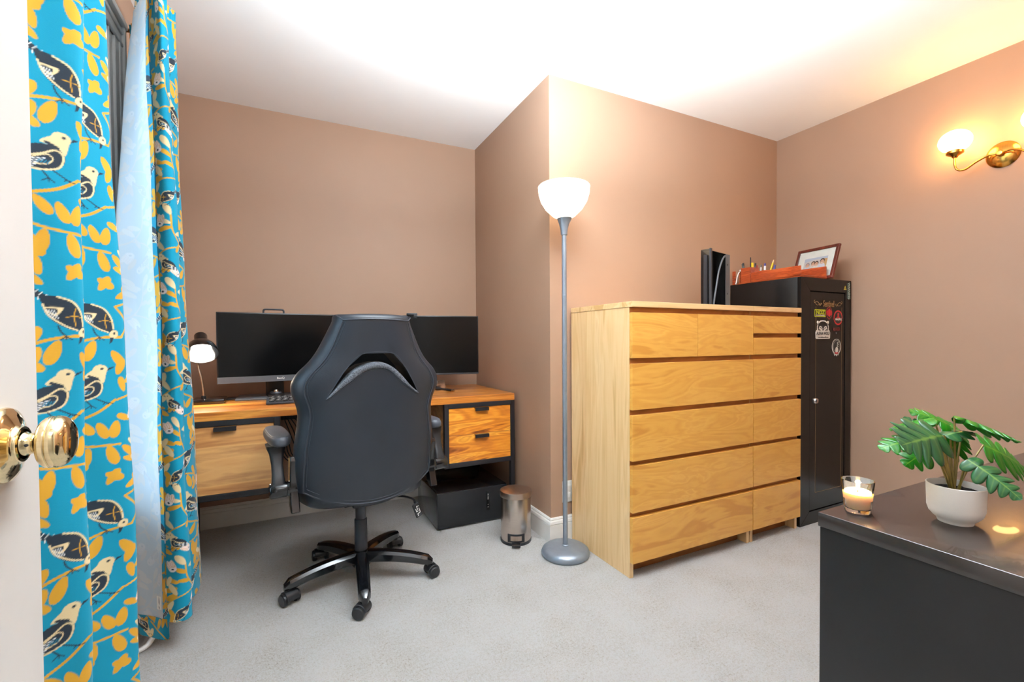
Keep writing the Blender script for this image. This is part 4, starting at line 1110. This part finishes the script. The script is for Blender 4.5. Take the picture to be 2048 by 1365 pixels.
for sg in (-1, 1):
    flat(S, 'wolf_face', [(wx+sg*u, wz+v) for u, v in ((.002, .050), (.010, .052), (.020, .047), (.030, .054), (.040, .056), (.036, .070), (.026, .074), (.014, .070), (.006, .060))], whitev, 3)
    flat(S, 'wolf_eye', [(wx+sg*u, wz+v) for u, v in ((.010, .060), (.026, .068), (.030, .064), (.016, .058))], blackv, 4)
    flat(S, 'wolf_ear', [(wx+sg*u, wz+v) for u, v in ((.040, .086), (.048, .093), (.044, .094), (.038, .090))], whitev, 3)
flat(S, 'wolf_nose', [(wx-.008, wz+.056), (wx+.008, wz+.056), (wx, wz+.047)], blackv, 4)
text('sticker_text', 'ALPHA WOLF', .026, blackv, S, FM(wx, wz+.030), sx=.80, bold=.0005)
text('sticker_text', 'www.alphawolf.com', .0105, blackv, S, FM(wx, wz+.0095), sx=1.18, bold=.0003)
# oval sticker with a curled figure and ribbon
cx, cz = 2.915, 1.012
S = flat(safe, 'sticker', oval(cx, cz, .046, .047), whitev, 1, 'black and white oval sticker with a ribbon tail')
flat(S, 'sticker_tail', [(cx-.028, cz-.036), (cx+.028, cz-.036), (cx+.020, cz-.052), (cx+.012, cz-.046), (cx+.002, cz-.057), (cx-.008, cz-.047), (cx-.020, cz-.053)], whitev, 1)
flat(S, 'sticker_field', oval(cx, cz+.003, .040, .041), blackv, 2)
flat(S, 'inner_ring', oval(cx, cz+.003, .034, .036), greyv, 3); flat(S, 'inner_field', oval(cx, cz+.003, .031, .033), blackv, 4)
m = MB(); m.tube(catmull([(cx+.016, sf-.0018, cz+.028), (cx+.004, sf-.0018, cz+.022), (cx+.016, sf-.0018, cz+.014), (cx+.002, sf-.0018, cz+.010), (cx+.014, sf-.0018, cz+.002), (cx-.002, sf-.0018, cz-.002), (cx+.010, sf-.0018, cz-.008)], 6), .0016, 6); obj('sticker_curl', m, whitev, S, off=L0)
flat(S, 'sticker_bulb', oval(cx, cz-.018, .014, .017), whitev, 5)
flat(S, 'sticker_ribbon', [(cx-.020, cz-.030), (cx-.004, cz-.034), (cx+.012, cz-.032), (cx+.014, cz-.040), (cx-.014, cz-.042)], redv, 6)
# warning triangle and upright word at the top corner
L1 = Vector(L0); sfd = sf; sf = sy0
S = flat(safe, 'warning_sticker', [(2.982, 1.352), (3.010, 1.352), (2.996, 1.376)], yell, 1, 'small yellow warning triangle sticker')
flat(S, 'warning_field', [(2.987, 1.355), (3.005, 1.355), (2.996, 1.371)], blackv, 2)
flat(S, 'warning_bar', rect(2.9948, 1.3585, 2.9972, 1.367), yell, 3); flat(S, 'warning_dot', rect(2.9948, 1.3555, 2.9972, 1.3575), yell, 3)
teal_v = simple('teal_vinyl', (44, 66, 62), .5)
S = flat(safe, 'side_sticker', rect(3.014, 1.300, 3.050, 1.392), teal_v, 1, 'dark green sticker with pale upright lettering')
text('sticker_text', 'WARNING', .026, simple('pale_print', (176, 196, 186), .5), S, FM(3.032, 1.346, -90), sx=.80, bold=.0006)
sf = sfd

# ------------------------------------------------------------------ metal case standing on the chest
cm = (0, 0, math.radians(14))
t = thing('equipment_case', 'upright black metal case with a grey cable, standing on the maple chests', 'case', (2.062, 1.745, 1.2305), cm)
m = MB()
m.box((0, .002, 0), (.235, .05, .004)); m.box((0, .002, .313), (.235, .05, .317), .001, 1); m.box((0, .046, 0), (.235, .05, .317)); m.box((.0, 0, 0), (.0035, .05, .323), .0008, 1); m.box((.2315, 0, 0), (.235, .05, .317), .0008, 1)
obj('case_shell', m, M['gloss_plastic'], t, smooth=False)
m = MB(); m.box((.185, -.002, 0), (.236, .001, .315), .0008, 1); fl = lab(obj('flange', m, M['grey_plastic'], t, smooth=False), 'grey mounting flange with two holes')
for z in (.09, .255):
    m = MB(); m.lathe([(0, 0), (.0045, 0), (.0045, .0016), (0, .0016)], n=16, mat=Matrix.Translation((.204, -.0018, z)) @ Matrix.Rotation(PI/2, 4, 'X')); obj('hole', m, M['ink'], fl)
m = MB(); m.box((-.001, -.006, 0), (.016, .003, .326), .001, 1); obj('left_rail', m, M['dark_grey'], t, smooth=False)
m = MB(); m.box((-.008, .012, 0), (-.001, .032, .292), .0015, 1); obj('side_plate', m, M['black_metal'], t, smooth=False)
m = MB(); m.tube(catmull([(.178, -.002, .300), (.150, -.010, .296), (.112, -.014, .268), (.074, -.014, .205), (.045, -.014, .12), (.027, -.012, .05), (.021, -.010, .0055)], 8), .0048, 10); lab(obj('cable', m, M['grey_plastic'], t), 'pale grey cable')

# ------------------------------------------------------------------ wooden tray on the cabinet, pens, cable, photo
zs = sh+.0005
t = thing('desk_organizer', 'cherry wood desk tray with pen cups on top of the black cabinet', 'organizer', (2.58, 1.572, zs)); L0 = t.location
def board(name, a, b, lbl=None, par=t):
    m = MB(); m.box(a, b, .0015, 1); o = obj(name, m, M['red_wood'], par, off=L0, smooth=False)
    if lbl: o['label'] = lbl
    return o
board('tray_bottom', (2.582, 1.572, zs), (2.826, 1.975, zs+.006))
board('side_panel', (2.581, 1.574, zs+.0062), (2.588, 1.878, zs+.064)); board('side_panel', (2.819, 1.574, zs+.0062), (2.827, 1.975, zs+.074))
m = MB(); m.prism([(1.574, zs+.0062), (1.70, zs+.0062), (1.70, zs+.060), (1.596, zs+.074), (1.58, zs+.074), (1.574, zs+.068)], 2.8272, 2.8278, lambda u, v, d: (d, u, v)); obj('panel_edge', m, M['red_wood'], t, off=L0, smooth=False)
board('back_panel', (2.60, 1.968, zs+.0062), (2.818, 1.975, zs+.082)); board('front_lip', (2.582, 1.570, zs+.0062), (2.827, 1.5735, zs+.012))
def cup(x0, x1, y0, y1, h):
    m = MB(); w = .006
    m.box((x0, y0, zs+.0064), (x0+w, y1, zs+h), .001, 1); m.box((x1-w, y0, zs+.0064), (x1, y1, zs+h), .001, 1)
    m.box((x0+w, y0, zs+.0064), (x1-w, y0+w, zs+h), .001, 1); m.box((x0+w, y1-w, zs+.0064), (x1-w, y1, zs+h), .001, 1)
    m.box((x0+w, y0+w, zs+.0064), (x1-w, y1-w, zs+.0104)); obj('pen_cup', m, M['red_wood'], t, off=L0, smooth=False)
cup(2.583, 2.665, 1.884, 1.950, .100); cup(2.672, 2.79, 1.85, 1.93, .082)
board('end_panel', (2.583, 1.990, zs+.0), (2.59, 2.012, zs+.088))
def pen(name, label, cat, x, y, z0, dx, dy, L, r, mat, tip=None, tipmat=None, grp=None):
    o = thing(name, label, cat, (x, y, zs+z0)); 
    d = Vector((dx, dy, 1)).normalized()
    m = MB(); m.tube([(0, 0, 0), tuple(d*L*.86)], r, 12); obj('barrel', m, mat, o)
    m = MB(); m.tube([tuple(d*L*.86), tuple(d*L*.93), tuple(d*L)], [r*1.02, r*.95, (r*.35 if tip else r*.9)], 12); obj('cap', m, tipmat or mat, o)
cyl = lambda n, c: simple(n, c, .4)
pk, gy, yl_, bl, rd_, pu, wh = cyl('pen_black', (26, 24, 26)), cyl('pen_grey', (80, 84, 80)), cyl('pen_yellow', (238, 214, 30)), cyl('pen_blue', (40, 60, 150)), cyl('pen_red', (150, 26, 30)), cyl('pen_purple', (62, 52, 120)), cyl('pen_white', (226, 226, 226))
pen('pen', 'tall thin black pen standing in the taller wooden cup', 'pen', 2.600, 1.895, .013, .03, .02, .150, .0033, pk)
pen('marker', 'stubby dark grey marker in the taller wooden cup', 'marker', 2.605, 1.938, .013, -.05, .06, .122, .0062, gy, None, pk)
pen('marker', 'short yellow highlighter standing in the taller wooden cup', 'marker', 2.622, 1.902, .013, .02, .0, .118, .0085, yl_, None, yl_)
pen('marker', 'grey capped marker just right of the yellow highlighter', 'marker', 2.642, 1.902, .013, .06, -.05, .117, .0052, gy, None, pk)
pen('pen', 'thin grey pen leaning at the left in the taller wooden cup', 'pen', 2.597, 1.925, .013, -.03, .22, .118, .003, gy)
pen('pencil', 'bright yellow pencil leaning right in the lower wooden cup', 'pencil', 2.735, 1.880, .013, .30, -.12, .150, .0042, yl_, True, cyl('pencil_wood', (230, 200, 150)))
pen('marker', 'purple capped marker in the lower wooden cup', 'marker', 2.712, 1.880, .013, .05, .0, .118, .0066, wh, None, pu)
pen('pen', 'blue pen leaning beside the yellow pencil', 'pen', 2.757, 1.868, .013, .22, -.12, .112, .0045, bl)
pen('pen', 'dark red pen at the left of the lower wooden cup', 'pen', 2.684, 1.905, .013, -.03, .05, .108, .0045, rd_)
pen('pen', 'white pen between the red pen and the purple marker', 'pen', 2.700, 1.900, .013, .10, .02, .112, .0040, wh, None, gy)
t = thing('cable_end', 'short white cable hanging beside the wooden pen cups', 'cable', (2.577, 1.97, zs))
m = MB(); m.tube(catmull([(2.592, 1.966, zs+.080), (2.585, 1.968, zs+.072), (2.5775, 1.972, zs+.045), (2.574, 1.975, zs+.016), (2.572, 1.978, zs+.003)], 6), .0034, 10); obj('wire', m, M['white'], t, off=t.location)
m = MB(); m.box((2.590, 1.955, zs+.083), (2.606, 1.966, zs+.094), .002); obj('plug', m, M['white'], t, off=t.location)

# framed family photo leaning on its easel
eu = Vector((.155, .988, 0)).normalized(); lean = math.radians(17)
nrm0 = Vector((-eu.y, eu.x, 0)); up = (math.cos(lean)*Vector((0, 0, 1))-math.sin(lean)*nrm0).normalized(); nn_ = (-eu).cross(up)
org = Vector((2.834, 1.545, zs+.004))+eu*.268
MX = Matrix((tuple(-eu)+(0,), tuple(up)+(0,), tuple(nn_)+(0,), (0, 0, 0, 1))).transposed(); MX = Matrix.Translation(org) @ MX
t = thing('photo_frame', 'dark red wood photo frame leaning on the cabinet beside the wooden tray', 'picture frame', org, MX.to_euler())
fw, fh, b = .268, .212, .017
m = MB()
for a, c_ in (((0, 0, -.008), (fw, b, .008)), ((0, fh-b, -.008), (fw, fh, .008)), ((0, b, -.008), (b, fh-b, .008)), ((fw-b, b, -.008), (fw, fh-b, .008))): m.box(a, c_, .0015, 1)
obj('frame', m, M['frame_wood'], t, smooth=False)
m = MB(); m.box((b-.002, b-.002, -.006), (fw-b+.002, fh-b+.002, .001)); obj('mat_board', m, M['white_paper'], t, smooth=False)
rr = Raster(150, 86, 2, (214, 202, 196))
rr.poly([(0, 60), (75, 74), (150, 60), (150, 86), (0, 86)], (188, 196, 214), smooth=False); rr.poly([(104, 30), (150, 20), (150, 70), (110, 72)], (206, 158, 104), smooth=False)
SK = (222, 168, 138)
for cx, cy, r, hair, shirt in ((26, 40, 13, (148, 142, 150), (206, 206, 226)), (62, 46, 13, (60, 44, 40), (228, 214, 204)), (83, 44, 13, (34, 26, 26), (236, 226, 216)), (119, 54, 14, (30, 24, 26), (220, 216, 226))):
    rr.ell(cx, cy-30, 22, 20, 0, shirt); rr.ell(cx, cy+4, r*1.05, r*1.12, 0, hair); rr.ell(cx, cy-2, r*.82, r*1.0, 0, SK)
    rr.ell(cx-4, cy+1, 1.8, 1.1, 0, (50, 34, 30)); rr.ell(cx+4.5, cy+1, 1.8, 1.1, 0, (50, 34, 30)); rr.stroke([(cx-5, cy-7), (cx, cy-9.5), (cx+5, cy-7)], 2.0, (240, 230, 226)); rr.stroke([(cx, cy+0), (cx-.8, cy-3.5)], 1, (190, 130, 104))
gu, gv = np.meshgrid(np.linspace(0, 150, 151), np.linspace(0, 86, 87))
Pp = np.stack([.059+gu/1000, .063+gv/1000, np.full_like(gu, .0013)], -1)
lab(fast_grid('photo_print', Pp, vcol_mat('photo_paper', .35), t, rr.sample(gu, gv)), 'family snapshot of four smiling faces')
m = MB(); m.box((b-.002, b-.002, .0022), (fw-b+.002, fh-b+.002, .0032)); obj('glazing', m, M['pane'], t, smooth=False)
m = MB(); m.prism([(.105, .13), (.150, .13), (.163, .022), (.092, .022)], -.012, -.0085, lambda u, v, d: (u, v+.02*0, d-(.13-v)*.50)); obj('easel', m, simple('easel_board', (164, 128, 78), .7), t, smooth=False)

# ------------------------------------------------------------------ black chest in the foreground
bx0, bx1, by0, by1, bh = .769, 2.369, -.038, .4395, .78
t = thing('chest_of_drawers', 'low black-brown chest of drawers in the right foreground under the plant and candle', 'chest of drawers', (bx0, by0, 0)); L0 = t.location
m = MB(); m.box((bx0, by0, .757), (bx1, by1, bh), .0012, 2); obj('top_panel', m, M['blacktop'], t, off=L0, ang=60)
for x in (bx0+.0025, bx1-.0235):
    m = MB(); m.box((x, by0+.002, 0), (x+.021, by1-.002, .7565), .0008, 1); obj('side_panel', m, M['blackbrown'], t, off=L0, smooth=False)
m = MB(); m.box((bx0+.024, by0+.004, .02), (bx1-.024, by0+.01, .7565)); m.box((bx0+.024, by1-.07, 0), (bx1-.024, by1-.055, .07)); m.box((bx0+.024, by1-.05, .07), (bx1-.024, by1-.04, .7565))
obj('carcass', m, M['blackbrown'], t, off=L0, smooth=False)
for i in range(2):
    for k in range(3):
        x0 = bx0+.0245+i*.776; z0 = .07+k*.225
        m = MB(); m.box((x0, by1-.022, z0), (x0+.772, by1-.003, z0+.205), .0008, 1); obj('drawer', m, M['blackbrown'], t, off=L0, smooth=False)

# candle in a glass
cx, cy = .8275, .411
t = thing('candle', 'lit candle in a clear glass at the corner of the black chest', 'candle', (cx, cy, bh+.0003))
m = MB(); m.lathe([(0, 0), (.0168, 0), (.0178, .0012), (.0222, .050), (.0222, .0515), (.0213, .0516), (.0208, .050), (.0173, .008), (.0160, .0062), (0, .0060)], n=72); obj('holder', m, M['glass'], t, ang=50)
m = MB(); m.lathe([(0, .0064), (.0156, .0066), (.0170, .0088), (.0194, .0300), (.0192, .0312), (.0150, .0302), (0, .0300)], n=64); obj('wax', m, M['wax'], t, ang=50)
m = MB(); m.tube([(0, 0, .029), (.0003, 0, .0325), (.0012, 0, .0352)], .0006, 8); obj('wick', m, M['ink'], t)
m = MB(); m.lathe([(0, .0338), (.0014, .0350), (.0027, .0385), (.0028, .0410), (.0021, .0455), (.0010, .0495), (0, .0520)], n=24); obj('flame', m, M['flame'], t)

# ------------------------------------------------------------------ potted plant
px_, py_ = .911, .320
t = plant = thing('potted_plant', 'small green plant with lobed leaves in a round white pot on the black chest', 'potted plant', (px_, py_, bh+.0003)); L0 = Vector(t.location)
m = MB(); m.lathe([(0, .0), (.0205, .0), (.0212, .002), (.0218, .0045), (.0265, .0085), (.0308, .0140), (.0332, .0220), (.0342, .0560), (.0342, .0572), (.0332, .0576), (.0326, .0560), (.0318, .0250), (.028, .016), (0, .012)], n=80); obj('pot', m, M['pot'], t, ang=60)
m = MB(); P = []
rs_ = random.Random(3)
for i in range(30):
    r = .0324*i/29
    P.append([(r*math.cos(2*PI*k/48), r*math.sin(2*PI*k/48), .0475+rs_.uniform(-.0014, .0016)*(1 if 0 < i < 29 and k < 48 else 0)) for k in range(48)]+[None])
    P[-1][48] = P[-1][0]
m.grid(P); obj('soil', m, M['soil'], t, ang=80)

def leaf(base, tip, width, nlobe, mat, root, bend=.25, nhint=(0, 0, 1), cup=.15, depth=.80, pet=(.0017, .0012), side=0):
    base = Vector(base)-L0; tip = Vector(tip)-L0
    ax = tip-base; Ln = ax.length; ax.normalize()
    nh = Vector(nhint); sdv = ax.cross(nh).normalized(); nm = sdv.cross(ax).normalized()
    NT, NS = 150, 10
    P = []; vein = []
    for i in range(NT+1):
        tt = i/NT
        env = (math.sin(PI*min(1, (tt+.06)/1.06)**.72))**.75 if tt < 1 else 0
        ph = tt*nlobe
        fr = ph-math.floor(ph)
        lob = (1-depth)+depth*max(0, math.sin(PI*fr))**.55
        if tt > .95: lob = max(lob, .9)
        w = width*env*lob+.0005
        row = []; vr = []
        for j in range(-NS, NS+1):
            s = j/NS
            fw_ = (-.35+1.15*min(1, tt/.45)-.35*tt)*abs(s)**1.1*w
            q = base+ax*(tt*Ln*.86+fw_)+sdv*(s*w)
            drop = bend*Ln*(tt-.0)*(1-tt)*1.0
            lift = -cup*width*(s*s)*env*(1 if side == 0 else (1+side*s))
            q = q+nm*(drop+lift+.0009*math.cos(ph*2*PI)*abs(s))
            row.append(tuple(q)); vr.append(1.0 if j == 0 else (.55 if abs(abs(s)-.02) < .0 else (.35*max(0, 1-abs(fr-.5)*9) if abs(s) < .85 else 0)))
        P.append(row); vein.append(vr)
    m = MB(); m.grid(P)
    bmesh.ops.recalc_face_normals(m.bm, faces=m.bm.faces)
    o = obj('leaf', m, mat, plant, ang=180)
    at = o.data.attributes.new('vein', 'FLOAT', 'POINT'); at.data.foreach_set('value', np.array(vein, np.float32).reshape(-1))
    so = o.modifiers.new('solid', 'SOLIDIFY'); so.thickness = .0005; so.offset = 0
    root = Vector(root)-L0
    c1 = root.lerp(base, .45)+Vector((0, 0, .006)); 
    pts = catmull([tuple(root), tuple(c1), tuple(base-ax*.0006)], 8)
    m = MB(); m.tube(pts, [pet[0]+(pet[1]-pet[0])*k/(len(pts)-1) for k in range(len(pts))], 10); obj('petiole', m, M['petiole'], o)
rt = lambda a, r=.004: (px_+r*math.cos(a), py_+r*math.sin(a), bh+.044)
DK, BR = M['leaf_dark'], M['leaf_bright']
leaf((.888, .3283, .9128), (.787, .3449, .903), .040, 5, DK, rt(2.4), .22, (-.25, -.75, .62), .22)
leaf((.9157, .3485, .9333), (.8892, .4057, .9067), .030, 5, BR, rt(1.6), .2, (0, -.1, 1), .2)
leaf((.9220, .3600, .8990), (.8385, .3967, .8801), .026, 5, BR, rt(2.0), .18, (-.1, -.35, .9), .2)
leaf((.9000, .3430, .8920), (.8416, .3613, .8596), .022, 4, BR, rt(2.8), .2, (-.2, -.6, .8), .2)
leaf((.9440, .3334, .9378), (.9680, .2557, .9018), .026, 6, BR, rt(.6), .12, (.25, .1, 1), .35)
leaf((.9500, .3431, .8812), (1.0200, .3433, .8985), .028, 5, BR, rt(.9), .15, (.1, -.8, .5), .15)
leaf((.9990, .3176, .8885), (1.0900, .2900, .8401), .036, 6, BR, rt(.2), .12, (.2, -.85, .45), .15)
leaf((.9088, .3062, .8789), (.9053, .2400, .8297), .021, 5, DK, rt(-.6), .18, (-.55, -.2, .8), .3)
leaf((.9180, .3357, .9085), (.9720, .3153, .9120), .016, 3, DK, rt(.4), .25, (0, -.35, .95), .3)
leaf((.9560, .3440, .9200), (.9150, .3900, .9440), .022, 4, BR, rt(1.2), .2, (.1, -.8, .6), .2)
leaf((.9150, .3480, .8960), (.9050, .3900, .9370), .018, 4, DK, rt(1.8), .15, (-.3, -.8, .3), .2)
leaf((.9700, .3350, .9020), (1.030, .3700, .9160), .024, 5, BR, rt(.8), .15, (.1, -.7, .7), .2)

# ------------------------------------------------------------------ twin brass sconce on the right wall
sy, sz = .922, 1.935
t = thing('wall_sconce', 'brass double sconce with two lit white globes on the right wall', 'wall lamp', (XR, sy, sz)); L0 = t.location
wm = Matrix.Translation((XR, sy, sz)) @ Matrix.Rotation(-PI/2, 4, 'Y')
m = MB(); m.lathe([(.0605, .0005), (.061, .003), (.056, .009), (.040, .016), (.020, .021), (0, .022)], n=72, mat=wm); bp = obj('backplate', m, M['brass_warm'], t, off=L0)
for sg in (-1, 1):
    m = MB(); m.lathe([(.0035, 0), (.0045, .002), (.003, .0045), (0, .005)], n=16, mat=Matrix.Translation((XR-.0125, sy+sg*.042, sz)) @ Matrix.Rotation(-PI/2, 4, 'Y')); obj('screw', m, M['brass_warm'], bp, off=L0)
m = MB(); m.lathe([(.013, .018), (.013, .044), (.010, .048), (0, .049)], n=32, mat=wm); obj('hub', m, M['brass_warm'], t, off=L0)
gx = XR-.085
for sg in (1, -1):
    gy_ = sy+sg*.146
    m = MB(); m.tube(catmull([(XR-.034, sy+sg*.008, sz+.002), (XR-.04, sy+sg*.040, sz+.002), (XR-.055, sy+sg*.078, sz-.018), (XR-.075, sy+sg*.112, sz-.046), (gx, sy+sg*.136, sz-.040), (gx, gy_, sz-.012), (gx, gy_, sz+.028)], 8), .0048, 12); obj('arm', m, M['brass_warm'], t, off=L0)
    m = MB(); m.lathe([(0, .022), (.010, .022), (.014, .030), (.032, .040), (.034, .042), (.034, .054), (.032, .056), (0, .056)], (gx, gy_, sz), n=48); cp = obj('globe_holder', m, M['brass_warm'], t, off=L0)
    for k in range(3):
        a = 2*PI*k/3+.3; m = MB(); m.tube([(gx+.033*math.cos(a), gy_+.033*math.sin(a), sz+.048), (gx+.040*math.cos(a), gy_+.040*math.sin(a), sz+.048)], .0022, 8); obj('thumb_screw', m, M['brass_warm'], cp, off=L0)
    prof = [(.030, .050)]+[(.064*math.cos(b), .103+.054*math.sin(b)) for b in [math.radians(-68+i*158/22) for i in range(23)]]; prof[-1] = (0, .157)
    m = MB(); m.lathe(prof, (gx, gy_, sz), n=56); obj('globe', m, M['globe'], t, off=L0, ang=80)

# ------------------------------------------------------------------ lights
def light(name, kind, loc, power, col, rot=None, size=None, sizey=None, rad=None, spot=None):
    l = bpy.data.lights.new(name, kind); l.energy = power; l.color = col
    if size: 
        l.size = size
        if sizey: l.shape = 'RECTANGLE'; l.size_y = sizey
    if rad is not None: l.shadow_soft_size = rad
    if spot: l.spot_size = spot; l.spot_blend = 1
    o = bpy.data.objects.new(name, l); C.objects.link(o); o.location = loc
    if rot: o.rotation_euler = rot
    return o
WARM = (1.0, .95, .87)
wl = light('window_daylight', 'AREA', (XL-2.0, 1.45, 1.75), 30, (.50, .76, 1.0), (0, -PI/2+.17, 0), 2.2, 2.4); wl.data.spread = math.radians(120)
light('torchiere_light', 'SPOT', (lx, ly, 1.755), 13, WARM, (PI, 0, 0), rad=.03, spot=math.radians(60))
light('bounce_fill', 'AREA', (.80, .95, 1.9), 100, (.82, .92, 1.0), (PI, 0, 0), .5, .5)  # added fill aimed at the ceiling to even out the room, no real source
light('hall_fill', 'AREA', (.1, -.75, 2.40), 12, (.90, .96, 1.0), (0, 0, 0), 1.2, .8)  # unseen fill added behind the camera, brightens the room through the doorway
lp = light('desk_lamp_light', 'SPOT', O+ax*.002, 10, (1.0, .86, .66), ax.to_track_quat('-Z', 'Y').to_euler(), rad=.03, spot=math.radians(150))
light('candle_light', 'POINT', (cx, cy, bh+.046), .22, (1.0, .66, .32), rad=.004)

w = bpy.data.worlds.new('World'); bpy.context.scene.world = w; w.use_nodes = True
bg = w.node_tree.nodes['Background']; bg.inputs['Color'].default_value = (.72, .85, 1.0, 1); bg.inputs['Strength'].default_value = 1.6

# ------------------------------------------------------------------ camera
cam = bpy.data.cameras.new('camera'); co = bpy.data.objects.new('camera', cam); C.objects.link(co)
rg, upv, fw_ = Vector((0.896611, -0.442772, -0.006429)), Vector((0.013682, 0.01319, 0.999819)), Vector((0.442607, 0.896537, -0.017884))
Mc = Matrix((tuple(rg)+(0,), tuple(upv)+(0,), tuple(-fw_)+(0,), (0, 0, 0, 1))).transposed()
co.matrix_world = Matrix.Translation((0, 0, 1.0614)) @ Mc
cam.sensor_width = 36; cam.lens = 910.35/2048*36; cam.shift_y = (697.81-682.5)/2048; cam.clip_start = .02
sc = bpy.context.scene; sc.camera = co
vs_ = sc.view_settings; vs_.view_transform = 'Standard'; vs_.look = 'None'; vs_.exposure = .68; vs_.gamma = 1; vs_.use_curve_mapping = False
